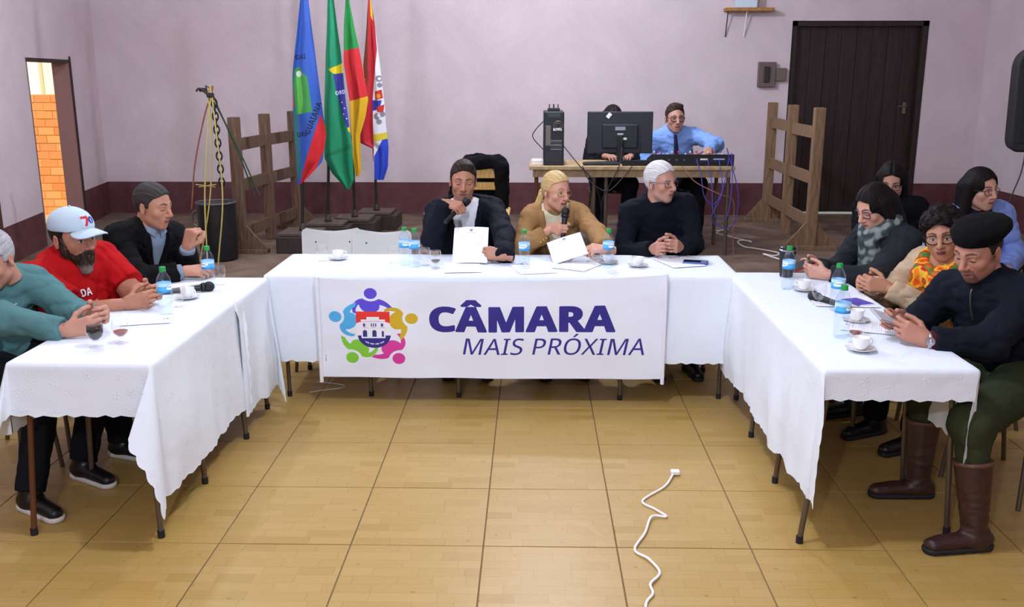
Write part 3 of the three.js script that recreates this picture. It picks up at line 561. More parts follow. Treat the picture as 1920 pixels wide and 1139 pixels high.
// flags on stepped wooden bases
const mBase = std(0xffffff, 0.6, { map: rep(woodTex(48, 36, 30, 10, 9), 1.5) }), mBaseTop = std(0xffffff, 0.55, { map: rep(woodTex(86, 72, 60, 12, 10), 1.5) });
function flag(label, base, rows, draw, fold, lean) {          // rows: [height, left x, right x] from the top down
  const t = thing('flag', label, 'flag', [base[0], STAGE, base[2]]);
  obj('base_block', boxUV(bx(0.4, 0.14, 0.4, 0.02, 0.07, 0, 0.006)), mBase, t);
  obj('base_plate', boxUV(bx(0.33, 0.025, 0.33, 0.0, 0.155, 0, 0.004)), mBaseTop, t);
  obj('socket', lathe([[0, 0.165], [0.035, 0.165], [0.03, 0.18], [0.018, 0.23], [0, 0.23]], 20), mBase, t);
  obj('pole', rod([0, 0.17, 0], [lean * 1.19, 2.75 - STAGE, 0], 0.013), std(0x1f1713, 0.5), t);
  const finial = obj('finial', new THREE.ConeGeometry(0.02, 0.1, 12).translate(lean * 1.19, 2.8 - STAGE, 0), M.gold, t);
  const all = [[2.74, lean * 1.19 - 0.012, lean * 1.19 + 0.025], ...rows];
  const y1 = all[0][0], y0 = all[all.length - 1][0], nv = 70, nu = 40;
  const at = (y, k) => { for (let i = 0; i < all.length - 1; i++) if (y <= all[i][0] && y >= all[i + 1][0]) { const q = (all[i][0] - y) / (all[i][0] - all[i + 1][0]); return mix(all[i][k], all[i + 1][k], q); } return all[all.length - 1][k]; };
  const pos = [], uv = [], idx = [];
  for (let j = 0; j <= nv; j++) for (let i = 0; i <= nu; i++) {
    const y = mix(y1, y0, j / nv), u = i / nu, a = at(y, 1), b = at(y, 2), x = mix(a, b, u), w = b - a;
    const z = 0.022 + 0.5 * w * Math.abs(fold) * Math.sin(u * 9.5 + (y1 - y) * 1.1 + fold * 10) * 0.22 + 0.012 * noise(u * 5, y * 3, fold) + w * 0.12 * Math.sin(u * 3.14);
    pos.push(x, y - STAGE, z); uv.push((x + 0.15) / 0.45, (y - 0.8) / 1.7);
  }
  for (let j = 0; j < nv; j++) for (let i = 0; i < nu; i++) { const k = j * (nu + 1) + i; idx.push(k, k + nu + 1, k + 1, k + 1, k + nu + 1, k + nu + 2); }
  const g = new THREE.BufferGeometry(); g.setAttribute('position', new THREE.Float32BufferAttribute(pos, 3)); g.setAttribute('uv', new THREE.Float32BufferAttribute(uv, 2)); g.setIndex(idx); g.computeVertexNormals();
  const tex = canvasTex(256, 968, (c, W, H) => { c.save(); c.scale(W / 0.45, -H / 1.7); c.translate(0.15, -2.5); draw(c); c.restore(); });
  tex.wrapS = tex.wrapT = THREE.ClampToEdgeWrapping;
  obj('cloth', g, std(0xffffff, 0.7, { map: tex }), t);
  return t;
}
const poly = (c, col, pts) => { c.fillStyle = col; c.beginPath(); pts.forEach(([x, y], i) => i ? c.lineTo(x, y) : c.moveTo(x, y)); c.fill(); };
const ftext = (c, s, x, y, size, col, rot = 0) => { c.save(); c.translate(x, y); c.rotate(rot); c.scale(size / 100, -size / 100); c.font = 'bold 100px sans-serif'; c.fillStyle = col; c.fillText(s, 0, 0); c.restore(); };
flag('blue flag with a green map and black lettering, hanging furthest left', [-1.955, 0, -7.82],
  [[2.397, 0.085, 0.15], [2.138, 0.045, 0.17], [1.962, 0.016, 0.184], [1.819, -0.007, 0.197], [1.657, -0.016, 0.213], [1.511, -0.024, 0.227], [1.329, -0.021, 0.246], [1.144, -0.018, 0.211], [1.109, -0.018, 0.204], [0.922, -0.017, 0.015]], (c) => {
    poly(c, '#2d57ae', [[-0.2, 2.8], [0.4, 2.8], [0.4, 0.7], [-0.2, 0.7]]); poly(c, '#2a6b74', [[-0.1, 1.9], [0.0, 1.9], [0.03, 1.0], [-0.1, 0.9]]);
    poly(c, '#3d8f46', [[0.01, 1.86], [0.05, 1.88], [0.085, 1.83], [0.12, 1.8], [0.145, 1.52], [0.005, 1.49], [-0.005, 1.7]]); poly(c, '#63c24c', [[0.02, 1.84], [0.06, 1.83], [0.075, 1.6], [0.05, 1.5], [0.02, 1.5]]);
    c.fillStyle = '#d8e6d0'; c.beginPath(); c.arc(0.045, 1.82, 0.025, 0, 7); c.fill(); poly(c, '#cf2f2f', [[-0.06, 1.8], [-0.012, 1.8], [-0.012, 1.55], [-0.06, 1.55]]);
    poly(c, '#cf2228', [[0.2, 1.5], [0.26, 1.36], [0.22, 1.2], [0.13, 1.02], [0.0, 0.9], [0.03, 1.0], [0.12, 1.25]]);
    ftext(c, 'URU', 0.0, 1.31, 0.052, '#0c0d18', 0.14); ftext(c, 'GUAIANA', 0.118, 1.33, 0.06, '#0c0d18', 1.2); ftext(c, 'GAI', 0.02, 1.93, 0.055, '#0c1030', 0.1);
  }, 0.8, 0.095);
flag('green flag with a yellow and blue centre, second from the left', [-1.851, 0, -8.35],
  [[2.437, 0.09, 0.143], [1.973, 0.048, 0.192], [1.588, 0.018, 0.213], [1.492, 0.011, 0.223], [1.358, 0.004, 0.236], [1.199, -0.003, 0.258], [1.1, -0.008, 0.258], [0.959, 0.057, 0.256], [0.902, 0.108, 0.256], [0.821, 0.181, 0.214]], (c) => {
    poly(c, '#169163', [[-0.2, 2.8], [0.4, 2.8], [0.4, 0.7], [-0.2, 0.7]]); poly(c, '#e6cf1f', [[0.07, 1.86], [0.24, 1.93], [0.28, 1.3], [0.225, 1.33], [0.12, 1.82]]);
    poly(c, '#3a3a9c', [[0.115, 1.82], [0.3, 1.84], [0.3, 1.4], [0.215, 1.36], [0.17, 1.5], [0.13, 1.7]]); ftext(c, 'ORDEM', 0.125, 1.64, 0.045, '#eef0ff', 0.2);
    c.fillStyle = '#eef0ff'; for (const [x, y] of [[0.18, 1.58], [0.2, 1.53], [0.19, 1.48], [0.215, 1.44]]) { c.beginPath(); c.arc(x, y, 0.006, 0, 7); c.fill(); }
    poly(c, '#0f7d55', [[0.02, 1.13], [0.24, 1.22], [0.25, 1.18], [0.02, 1.1]]);
  }, -0.9, 0.1);
flag('green, red and yellow banded flag, third from the left', [-1.661, 0, -8.63],
  [[2.458, 0.0, 0.03], [2.232, -0.024, 0.067], [2.035, -0.032, 0.102], [1.919, -0.037, 0.12], [1.605, -0.001, 0.168], [1.581, 0.002, 0.164], [1.444, 0.003, 0.138], [1.362, 0.003, 0.11], [1.281, 0.005, 0.083], [1.077, 0.011, 0.081], [0.955, 0.023, 0.08], [0.902, 0.029, 0.058]], (c) => {
    poly(c, '#1d9440', [[-0.2, 2.8], [0.4, 2.8], [0.4, 2.0], [-0.2, 2.0]]); poly(c, '#d8262c', [[-0.2, 1.99], [0.4, 2.11], [0.4, 1.66], [-0.2, 1.5]]); poly(c, '#eab61a', [[-0.2, 1.53], [0.4, 1.69], [0.4, 0.7], [-0.2, 0.7]]);
  }, 0.7, 0.017);
flag('red, white and blue flag with a coloured crest, furthest right', [-1.528, 0, -9.07],
  [[2.492, -0.008, 0.017], [2.292, -0.029, 0.045], [2.129, -0.046, 0.061], [1.886, -0.076, 0.084], [1.783, -0.067, 0.093], [1.51, -0.099, 0.114], [1.36, -0.126, 0.117], [1.168, -0.129, 0.136], [1.148, -0.054, 0.139], [1.138, -0.016, 0.138], [0.954, -0.01, 0.128], [0.825, -0.006, 0.082]], (c) => {
    poly(c, '#f0eff2', [[-0.2, 2.8], [0.4, 2.8], [0.4, 0.7], [-0.2, 0.7]]); poly(c, '#c3202a', [[-0.2, 2.8], [0.02, 2.8], [0.06, 2.05], [0.005, 1.6], [-0.005, 1.0], [-0.2, 1.0]]); poly(c, '#8a3a20', [[-0.06, 2.4], [-0.01, 2.4], [-0.03, 1.75], [-0.1, 1.7]]);
    poly(c, '#eadbe0', [[-0.2, 1.75], [-0.06, 1.78], [-0.08, 1.62], [-0.2, 1.6]]); poly(c, '#2b49c8', [[0.0, 1.05], [0.16, 1.35], [0.3, 1.3], [0.3, 0.7], [-0.01, 0.7]]); poly(c, '#e6d22a', [[0.0, 2.8], [0.03, 2.8], [0.03, 2.3], [0.01, 2.35]]);
    c.fillStyle = '#8f9098'; for (const [x, y, r] of [[0.07, 1.78, 0.03], [0.075, 1.72, 0.022], [0.04, 1.43, 0.03], [0.09, 1.45, 0.025], [0.06, 1.38, 0.025]]) { c.beginPath(); c.arc(x, y, r, 0, 7); c.fill(); }
    c.fillStyle = '#f0eff2'; for (const [x, y, r] of [[0.06, 1.44, 0.016], [0.075, 1.78, 0.014]]) { c.beginPath(); c.arc(x, y, r, 0, 7); c.fill(); }
    poly(c, '#d8322c', [[0.03, 1.66], [0.09, 1.68], [0.1, 1.6], [0.03, 1.58]]); poly(c, '#2e3fa8', [[0.0, 1.58], [0.09, 1.58], [0.07, 1.5], [0.0, 1.48]]); poly(c, '#d8322c', [[0.04, 1.52], [0.11, 1.54], [0.1, 1.47], [0.05, 1.47]]); c.fillStyle = '#e89a2a'; c.beginPath(); c.arc(0.06, 1.62, 0.022, 0, 7); c.fill();
    poly(c, '#e3cf32', [[0.0, 1.26], [0.13, 1.28], [0.135, 1.22], [0.0, 1.19]]);
  }, -0.7, 0.0);

// ---------------------------------------------------------------- desk with computer and mixer
{
  const DY = 1.095, d = thing('old_desk', 'worn wooden desk on the stage carrying computer and mixer', 'desk', [0.8, STAGE, -7.9]);
  const mw = std(0xffffff, 0.7, { map: rep(woodTex(176, 150, 108, 20, 11), 0.8, 1.5) });
  obj('desktop', boxUV(bx(1.66, 0.03, 0.62, 0, DY - STAGE - 0.015, 0, 0.004)), mw, d);
  obj('apron', boxUV(bx(1.6, 0.06, 0.02, 0, DY - STAGE - 0.06, 0.28)), std(0xffffff, 0.7, { map: rep(woodTex(150, 126, 92, 18, 12), 1, 2) }), d);
  for (const [x, z] of [[-0.77, 0.25], [-0.3, 0.25], [-0.2, 0.23], [0.79, 0.25], [-0.77, -0.25], [0.79, -0.25]]) obj('leg', rod([x, 0, z], [x, DY - STAGE - 0.03, z], 0.016), x < -0.5 ? M.legRust : M.legMetal, d);
  obj('brace', [rod([-0.77, 0.66, 0.25], [-0.6, 0.72, 0.25], 0.006)], M.legMetal, d);
  const tw = thing('computer_tower', 'black computer tower showing its ports, at the desk end', 'computer', [0.168, DY, -7.84]);
  const tb = obj('case', bx(0.165, 0.43, 0.38, 0, 0.215, 0, 0.008), std(0x16191f, 0.5), tw);
  obj('port_panel', bx(0.04, 0.16, 0.004, -0.045, 0.24, 0.191, 0.001), M.steel, tw); obj('power_supply', bx(0.13, 0.08, 0.004, 0.0, 0.07, 0.191, 0.001), std(0x24272d, 0.5), tw);
  for (let i = 0; i < 5; i++) obj('slot_cover', bx(0.09, 0.011, 0.004, 0.02, 0.13 + i * 0.017, 0.1915, 0.001), i % 2 ? std(0x3a3d44, 0.5) : M.steel, tw);
  obj('fan_grille', new THREE.TorusGeometry(0.035, 0.004, 8, 26).translate(0.035, 0.32, 0.192), M.steel, tw); obj('fan_grille', new THREE.TorusGeometry(0.02, 0.003, 8, 22).translate(0.035, 0.32, 0.192), M.steel, tw);
  obj('vent', [0, 1, 2, 3].map((i) => bx(0.1, 0.006, 0.004, 0, 0.39 + i * 0.009, 0.191)), std(0x3c4b4c, 0.5), tw);
  obj('label_sticker', bx(0.07, 0.02, 0.003, 0.03, 0.29, 0.192), M.white, tw);
  const ad = thing('adapter_box', 'small black box with antennas standing on the computer tower', 'adapter', [0.168, DY + 0.43, -7.8]);
  obj('body', bx(0.1, 0.025, 0.06, 0, 0.0125, 0, 0.004), M.black, ad); for (const x of [-0.035, 0, 0.035]) obj('antenna', rod([x, 0.02, 0], [x, 0.055, 0], 0.006), x ? M.steel : M.black, ad);
  const pp = thing('paper_stack', 'small stack of white paper on the desk behind the computer tower', 'paper', [0.06, DY, -7.85]); obj('pages', bx(0.14, 0.03, 0.2, 0, 0.015, 0, 0.002), M.paper, pp); obj('top_page', bx(0.14, 0.001, 0.2, 0.004, 0.0308, 0.004), M.paper, pp);
  const mo = thing('monitor', 'wide black computer monitor on the desk seen from behind', 'monitor', [0.725, DY, -7.93]);
  obj('back_shell', bx(0.545, 0.345, 0.03, 0, 0.25, 0, 0.01), std(0x20242e, 0.45), mo); obj('housing', bx(0.3, 0.2, 0.03, 0, 0.22, 0.022, 0.012), std(0x1a1d25, 0.5), mo);
  obj('stand', [bx(0.05, 0.22, 0.02, 0, 0.12, 0.045, 0.006), bx(0.22, 0.012, 0.17, 0, 0.006, 0.03, 0.004)], M.black, mo);
  const st = obj('sticker', bx(0.045, 0.03, 0.002, 0, 0, 0), M.white, mo); st.position.set(-0.095, 0.39, 0.017); st.rotation.z = 0.9;
  obj('emblem', bx(0.085, 0.03, 0.002, 0.0, 0.285, 0.0385), std(0x8d93a0, 0.4), mo); obj('emblem', bx(0.05, 0.012, 0.002, 0.0, 0.24, 0.0385), std(0xb9bec8, 0.4), mo); obj('plug', bx(0.04, 0.018, 0.014, 0.035, 0.2, 0.042, 0.003), std(0xbfd8cc, 0.5), mo);
  const mx = thing('audio_mixer', 'black audio mixing console with knobs and a lit purple strip', 'mixer', [1.29, DY, -7.78]);
  const prof = new THREE.Shape([[-0.15, 0], [0.15, 0], [0.15, 0.035], [-0.13, 0.09], [-0.15, 0.09]].map(([a, b]) => new THREE.Vector2(a, b)));
  const body = new THREE.ExtrudeGeometry(prof, { depth: 0.66, bevelEnabled: true, bevelSize: 0.003, bevelThickness: 0.003, bevelSegments: 1 }).rotateY(Math.PI / 2).translate(-0.33, 0, 0);
  obj('body', body, std(0x121316, 0.45), mx); obj('rear_panel', bx(0.3, 0.04, 0.004, 0.16, 0.05, 0.154), std(0x23252b, 0.4), mx); obj('print', bx(0.06, 0.012, 0.002, 0.09, 0.055, 0.157), M.white, mx); obj('print', bx(0.09, 0.01, 0.002, 0.21, 0.056, 0.157), std(0x9fb6e8, 0.5), mx);
  const km = [std(0xd8d8d8, 0.4), std(0xc8362e, 0.4), std(0x2f6fc8, 0.4)];
  for (let i = 0; i < 12; i++) for (let j = 0; j < 2; j++) obj('knob', new THREE.CylinderGeometry(0.007, 0.008, 0.016, 10).translate(-0.28 + i * 0.05, 0.095 - j * 0.012, -0.1 + j * 0.07), km[(i + j) % 3], mx);
  for (let i = 0; i < 4; i++) obj('socket', new THREE.CylinderGeometry(0.008, 0.008, 0.012, 10).rotateX(Math.PI / 2).translate(-0.25 + i * 0.06, 0.05, 0.156), M.steel, mx);
  const pv = std(0x3f3aa0, 0.5), kb = thing('keyboard', 'black keyboard lying on the desk in front of the monitor', 'keyboard', [0.56, DY, -7.72]);
  obj('body', bx(0.3, 0.018, 0.12, 0, 0.009, 0, 0.005), M.black, kb); obj('key_row', [0, 1, 2].map((i) => bx(0.28, 0.006, 0.022, 0, 0.02, -0.035 + i * 0.03, 0.002)), std(0x26282c, 0.5), kb);
  const cables = [
    ['violet cable plugged into the mixer, hanging in a loop under the desk', pv, [[1.32, 1.15, -7.62], [1.35, 1.02, -7.55], [1.38, 0.86, -7.52], [1.46, 0.8, -7.52], [1.53, 0.92, -7.55], [1.58, 1.16, -7.62]]],
    ['second violet cable hanging lower under the mixer', pv, [[1.41, 1.15, -7.62], [1.44, 0.95, -7.55], [1.46, 0.72, -7.5], [1.56, 0.7, -7.5], [1.6, 0.95, -7.55], [1.6, 1.2, -7.62]]],
    ['third violet cable at the desk end with upright plug', pv, [[1.5, 1.15, -7.62], [1.52, 0.9, -7.52], [1.44, 0.68, -7.5], [1.6, 0.62, -7.5], [1.66, 0.86, -7.56], [1.56, 1.24, -7.63]]],
    ['black cable dropping from the monitor behind the desk apron', M.rubber, [[0.74, 1.3, -7.86], [0.7, 1.12, -7.58], [0.62, 0.95, -7.55], [0.56, 0.8, -7.56], [0.58, 0.5, -7.6], [0.62, 0.37, -7.62]]],
    ['black cable running from the tower down between the desk legs', M.rubber, [[0.25, 1.25, -7.66], [0.36, 1.12, -7.56], [0.5, 0.96, -7.55], [0.56, 0.72, -7.58], [0.54, 0.37, -7.62]]],
    ['black cable looping beside the left end of the desk', M.rubber, [[0.085, 1.45, -7.66], [0.02, 1.38, -7.66], [0.0, 1.32, -7.65], [0.09, 1.22, -7.63]]],
    ['pale cable on the desk front hanging towards the tower', std(0x3a332c, 0.6), [[0.4, 1.1, -7.57], [0.46, 0.98, -7.56], [0.6, 0.9, -7.56], [0.72, 1.0, -7.57], [0.8, 1.1, -7.58]]],
    ['tan cable trailing from the desk end to the stage floor', std(0x9a6a5c, 0.6), [[1.2, 1.1, -7.57], [1.3, 0.98, -7.53], [1.5, 0.88, -7.52], [1.62, 0.82, -7.56], [1.64, 0.55, -7.6], [1.66, 0.37, -7.62]]]];
  for (const [l, m, pts] of cables) tag(obj('cable', tube(pts, 0.004, 50, 7), m), l, 'cable');
  const an = thing('wireless_receiver', 'black wireless microphone receiver with two antennas on the desk', 'receiver', [0.835, DY, -7.655]);
  obj('body', bx(0.22, 0.045, 0.05, 0, 0.0225, 0, 0.004), M.black, an); obj('antenna', rod([-0.09, 0.04, -0.01], [-0.12, 0.19, -0.01], 0.004), M.black, an); obj('antenna', rod([0.02, 0.04, -0.01], [0.04, 0.19, -0.01], 0.004), M.black, an);
}
{ // black loudspeaker on its stand at the right
  const sx = 3.36, sz = -6.28, s = thing('speaker_stand', 'black tripod stand under the loudspeaker at the right edge', 'stand', [sx, 0, sz]);
  obj('pole', rod([0, 0.25, 0], [0, 1.34, 0], 0.017), M.black, s); obj('hub', rod([0, 0.5, 0], [0, 0.6, 0], 0.032), M.black, s);
  for (let i = 0; i < 3; i++) { const a = i * 2.094 + 0.5; obj('leg', rod([Math.sin(a) * 0.45, 0.012, Math.cos(a) * 0.45], [Math.sin(a) * 0.03, 0.56, Math.cos(a) * 0.03], 0.011), M.black, s); }
  const p = thing('loudspeaker', 'large black loudspeaker on a stand at the right edge', 'speaker', [sx, 1.335, sz], -0.35);
  const sh = new THREE.Shape(); sh.moveTo(-0.17, 0); sh.lineTo(0.17, 0); sh.quadraticCurveTo(0.2, 0.0, 0.205, 0.06); sh.lineTo(0.215, 0.52); sh.quadraticCurveTo(0.21, 0.63, 0.12, 0.635); sh.lineTo(-0.12, 0.635); sh.quadraticCurveTo(-0.21, 0.63, -0.215, 0.52); sh.lineTo(-0.205, 0.06); sh.quadraticCurveTo(-0.2, 0, -0.17, 0);
  obj('cabinet', new THREE.ExtrudeGeometry(sh, { depth: 0.3, bevelEnabled: true, bevelSize: 0.015, bevelThickness: 0.02, bevelSegments: 3 }).translate(0, 0, -0.18), std(0x0c0c0d, 0.6, { bumpMap: rep(bumpFine, 8), bumpScale: 0.002 }), p);
  obj('grille', bx(0.36, 0.54, 0.01, 0, 0.31, 0.143, 0.004), std(0x101011, 0.7, { bumpMap: rep(weave, 6), bumpScale: 0.002 }), p);
  tag(obj('speaker_cable', [tube([[3.2, 1.4, -6.2], [3.17, 1.2, -6.16], [3.1, 0.95, -6.14], [3.1, 0.5, -6.16], [3.15, 0.01, -6.2]], 0.005, 40, 6)], M.black), 'black cable hanging down from the loudspeaker at the right', 'cable');
}
// tangled white cable on the stage floor and the white cord on the tiles
{
  const pts = []; for (let i = 0; i < 46; i++) { const t = i / 45; pts.push([1.75 + t * 0.28 + 0.09 * Math.sin(t * 21), STAGE + 0.008 + 0.02 * Math.abs(Math.sin(t * 17)), -9.0 + t * 1.9 + 0.12 * Math.cos(t * 19)]); }
  tag(obj('white_cable', tube(pts, 0.005, 220, 6), M.white), 'tangled white cable lying on the stage beside the right fence', 'cable');
  const c = thing('power_cord', 'white power cord snaking over the tiles towards the viewer', 'cord');
  const cp = [[0.655, 0.012, -4.02], [0.6, 0.006, -3.9], [0.485, 0.006, -3.752], [0.53, 0.006, -3.67], [0.568, 0.006, -3.602], [0.505, 0.012, -3.591], [0.46, 0.01, -3.45], [0.405, 0.006, -3.318], [0.45, 0.01, -3.24], [0.48, 0.006, -3.147], [0.435, 0.01, -3.06], [0.436, 0.006, -3.0], [0.40, 0.006, -2.9], [0.42, 0.006, -2.6], [0.36, 0.006, -2.2]];
  obj('wire', tube(cp, 0.0055, 220, 8), M.white, c);
  const pl = obj('plug', [bx(0.042, 0.02, 0.034, 0.668, 0.014, -4.04, 0.006)], M.white, c); obj('pin', [rod([0.66, 0.014, -4.055], [0.664, 0.014, -4.075], 0.0024), rod([0.676, 0.014, -4.053], [0.68, 0.014, -4.073], 0.0024)], M.chrome, pl);
  const wr = thing('loose_wire', 'thin pale wire curled on the floor beside the left cloth', 'wire'); obj('wire', tube([[-1.3, 0.004, -5.15], [-1.22, 0.004, -5.2], [-1.12, 0.01, -5.22], [-1.14, 0.004, -5.3], [-1.3, 0.006, -5.34]], 0.003, 50, 6), std(0xd8d2c0, 0.6), wr);
  const rb = thing('red_bottle', 'small red bottle standing on the stage behind the dark-haired woman', 'bottle', [2.53, STAGE, -7.5]);
  obj('body', lathe([[0, 0], [0.03, 0], [0.033, 0.004], [0.033, 0.07], [0.016, 0.09], [0.012, 0.1], [0, 0.1]], 22), std(0xa3122a, 0.35), rb); obj('cap', lathe([[0, 0.1], [0.014, 0.1], [0.014, 0.125], [0, 0.125]], 18), std(0xc02a44, 0.4), rb);
}

// ---------------------------------------------------------------- chairs
function shell(w, h, curve, notch) {                    // moulded plastic panel, upright, centred on x, bottom at y = 0
  const nx = 26, ny = 16, pos = [], idx = [], T = 0.005;
  const edge = (u, v) => { const sx = Math.abs(u * 2 - 1), cr = 0.16; const k = v > 1 - cr ? Math.sqrt(Math.max(0, 1 - ((v - 1 + cr) / cr) ** 2)) : v < cr ? Math.sqrt(Math.max(0, 1 - ((cr - v) / cr) ** 2)) : 1; return (u - 0.5) * w * (0.84 + 0.16 * k); };
  for (const s of [0, 1]) for (let j = 0; j <= ny; j++) for (let i = 0; i <= nx; i++) {
    const u = i / nx, v = j / ny, x = edge(u, v), top = notch * (1 - Math.pow(Math.abs(u * 2 - 1), 1.6)) * sstep(0.4, 1, v);
    pos.push(x, v * h - top, curve * (1 - Math.cos((u - 0.5) * 2.2)) * 2 + 0.02 * v * v - s * T);
  }
  const n = (nx + 1) * (ny + 1), q = (a, b, c, d) => idx.push(a, b, c, c, b, d);
  for (let j = 0; j < ny; j++) for (let i = 0; i < nx; i++) { const a = j * (nx + 1) + i; q(a, a + 1, a + nx + 1, a + nx + 2); q(n + a + 1, n + a, n + a + nx + 2, n + a + nx + 1); }
  for (let i = 0; i < nx; i++) { const a = ny * (nx + 1) + i; q(a, a + 1, n + a, n + a + 1); q(i + 1, i, n + i + 1, n + i); }
  for (let j = 0; j < ny; j++) { const a = j * (nx + 1), b = a + nx; q(a, a + nx + 1, n + a, n + a + nx + 1); q(b + nx + 1, b, n + b + nx + 1, n + b); }
  const g = new THREE.BufferGeometry(); g.setAttribute('position', new THREE.Float32BufferAttribute(pos, 3)); g.setIndex(idx); g.computeVertexNormals(); return g;
}
function makeChair(mShell, name = 'plastic_chair') {              // local +z is forward
  const t = thing(name, '', 'chair', [0, 0, 0], 0, 'moulded chairs with metal legs');
  obj('seat', shell(0.4, 0.38, 0.012, 0).rotateX(Math.PI / 2 - 0.04).translate(0, 0.435, -0.19), mShell, t);
  const b = obj('backrest', shell(0.39, 0.24, 0.035, 0.02).rotateX(-0.16).translate(0, 0.6, -0.225), mShell, t);
  for (const s of [-1, 1]) obj('rivet', new THREE.SphereGeometry(0.006, 8, 6).translate(s * 0.11, 0.75, -0.23), M.rubber, b);
  for (const s of [-1, 1]) {
    obj('leg', rod([s * 0.17, 0.43, 0.15], [s * 0.195, 0.0, 0.2], 0.0105), M.legMetal, t);
    obj('leg', rod([s * 0.17, 0.43, -0.14], [s * 0.195, 0.0, -0.24], 0.0105), M.legMetal, t);
    obj('back_post', tube([[s * 0.17, 0.42, -0.1], [s * 0.17, 0.44, -0.19], [s * 0.165, 0.56, -0.225], [s * 0.15, 0.74, -0.262]], 0.0095, 18, 8), M.legMetal, t);
  }
  for (const [a, b, r] of [[[-0.17, 0.42, 0.14], [0.17, 0.42, 0.14], 0.0095], [[-0.17, 0.42, -0.13], [0.17, 0.42, -0.13], 0.0095], [[-0.185, 0.2, 0.17], [-0.185, 0.2, -0.19], 0.008], [[0.185, 0.2, 0.17], [0.185, 0.2, -0.19], 0.008]]) obj('stretcher', rod(a, b, r), M.legMetal, t);
  return t;
}
const chair0 = makeChair(M.plasticWhite);
chair0.userData.label = 'empty white plastic chair, left of two behind the head table'; chair0.position.set(-1.29, 0, -5.76); chair0.rotation.y = 0.06;
copy(chair0, 'empty white plastic chair, right of two behind the head table', [-0.99, 0, -5.71], -0.1);
const chairDark = makeChair(std(0x2c211b, 0.6), 'dark_chair'); chairDark.userData.label = 'dark plastic chair under the man in the teal hoodie'; let darkUsed = false;
function seatFor(who, x, z, turn, y = 0, white = false) {
  if (white) return copy(chair0, 'white plastic chair under ' + who, [x, y, z], turn);
  if (!darkUsed) { darkUsed = true; chairDark.position.set(x, y, z); chairDark.rotation.y = turn; return chairDark; }
  return copy(chairDark, 'dark plastic chair under ' + who, [x, y, z], turn);
}
{ // wooden chair with a black coat, on the stage behind the speaker
  const t = thing('wooden_chair', 'light wooden chair on the stage behind the man at the microphone', 'chair', [-0.38, STAGE, -7.0]);
  const mw = std(0xffffff, 0.6, { map: rep(woodTex(196, 160, 92, 18, 13), 1.5) });
  obj('seat', boxUV(bx(0.42, 0.03, 0.42, 0, 0.44, 0, 0.01)), mw, t); for (const sx of [-1, 1]) { obj('leg', rod([sx * 0.18, 0, 0.18], [sx * 0.18, 0.43, 0.18], 0.018), mw, t); obj('leg', rod([sx * 0.18, 0, -0.18], [sx * 0.18, 0.43, -0.18], 0.018), mw, t); obj('back_post', boxUV(bx(0.05, 0.38, 0.03, sx * 0.15, 0.63, -0.19, 0.006)), mw, t); }
  obj('back_slat', boxUV(bx(0.36, 0.1, 0.02, 0, 0.73, -0.19, 0.006)), mw, t); obj('back_slat', boxUV(bx(0.34, 0.06, 0.02, 0, 0.62, -0.19, 0.006)), mw, t);
}
// ---------------------------------------------------------------- people: distance fields meshed with surface nets
const smin = (a, b, k) => { const h = Math.max(k - Math.abs(a - b), 0) / k; return Math.min(a, b) - h * h * k * 0.25; };
function capsule(a, b, ra, rb, o = {}) {                // tapered bar a-b; o.q flattens it along o.f; o.clip: [[point, normal]] planes kept on the negative side
  const { q = 1, f = null, k = 0.02, clip = null, op = 1 } = o;
  const s = 1 / q - 1, bx0 = b.x - a.x, by0 = b.y - a.y, bz0 = b.z - a.z;
  let ex = bx0, ey = by0, ez = bz0;
  if (f) { const t = (bx0 * f.x + by0 * f.y + bz0 * f.z) * s; ex += f.x * t; ey += f.y * t; ez += f.z * t; }
  const il = 1 / Math.max(1e-9, ex * ex + ey * ey + ez * ez), sc = q < 1 ? (1 + q) / 2 : 1, rm = Math.max(ra, rb), m = rm * Math.max(1, q) + k;
  return {
    k, op, lo: [Math.min(a.x, b.x) - m, Math.min(a.y, b.y) - m, Math.min(a.z, b.z) - m], hi: [Math.max(a.x, b.x) + m, Math.max(a.y, b.y) + m, Math.max(a.z, b.z) + m],
    d(x, y, z) {
      let px = x - a.x, py = y - a.y, pz = z - a.z;
      if (f) { const t = (px * f.x + py * f.y + pz * f.z) * s; px += f.x * t; py += f.y * t; pz += f.z * t; }
      const t = clamp((px * ex + py * ey + pz * ez) * il, 0, 1), dx = px - ex * t, dy = py - ey * t, dz = pz - ez * t;
      let d = (Math.sqrt(dx * dx + dy * dy + dz * dz) - (ra + (rb - ra) * t)) * sc;
      if (clip) for (const [c, n] of clip) d = Math.max(d, (x - c.x) * n.x + (y - c.y) * n.y + (z - c.z) * n.z);
      return d;
    },
  };
}
function ellip(c, r, o = {}) {                          // ellipsoid, optionally tilted by o.rx, o.ry, o.rz
  const { k = 0.015, op = 1, rx = 0, ry = 0, rz = 0 } = o, m = new THREE.Matrix4().makeRotationFromEuler(new THREE.Euler(rx, ry, rz)).transpose().elements, R0 = Math.max(...r) + k;
  return {
    k, op, lo: [c[0] - R0, c[1] - R0, c[2] - R0], hi: [c[0] + R0, c[1] + R0, c[2] + R0],
    d(x, y, z) {
      const px = x - c[0], py = y - c[1], pz = z - c[2];
      const X = (m[0] * px + m[4] * py + m[8] * pz) / r[0], Y = (m[1] * px + m[5] * py + m[9] * pz) / r[1], Z = (m[2] * px + m[6] * py + m[10] * pz) / r[2];
      const k0 = Math.sqrt(X * X + Y * Y + Z * Z), k1 = Math.sqrt((X / r[0]) ** 2 + (Y / r[1]) ** 2 + (Z / r[2]) ** 2);
      return k1 < 1e-9 ? -Math.min(...r) : k0 * (k0 - 1) / k1;
    },
  };
}
const v3 = (a) => a.isVector3 ? a : V(...a);
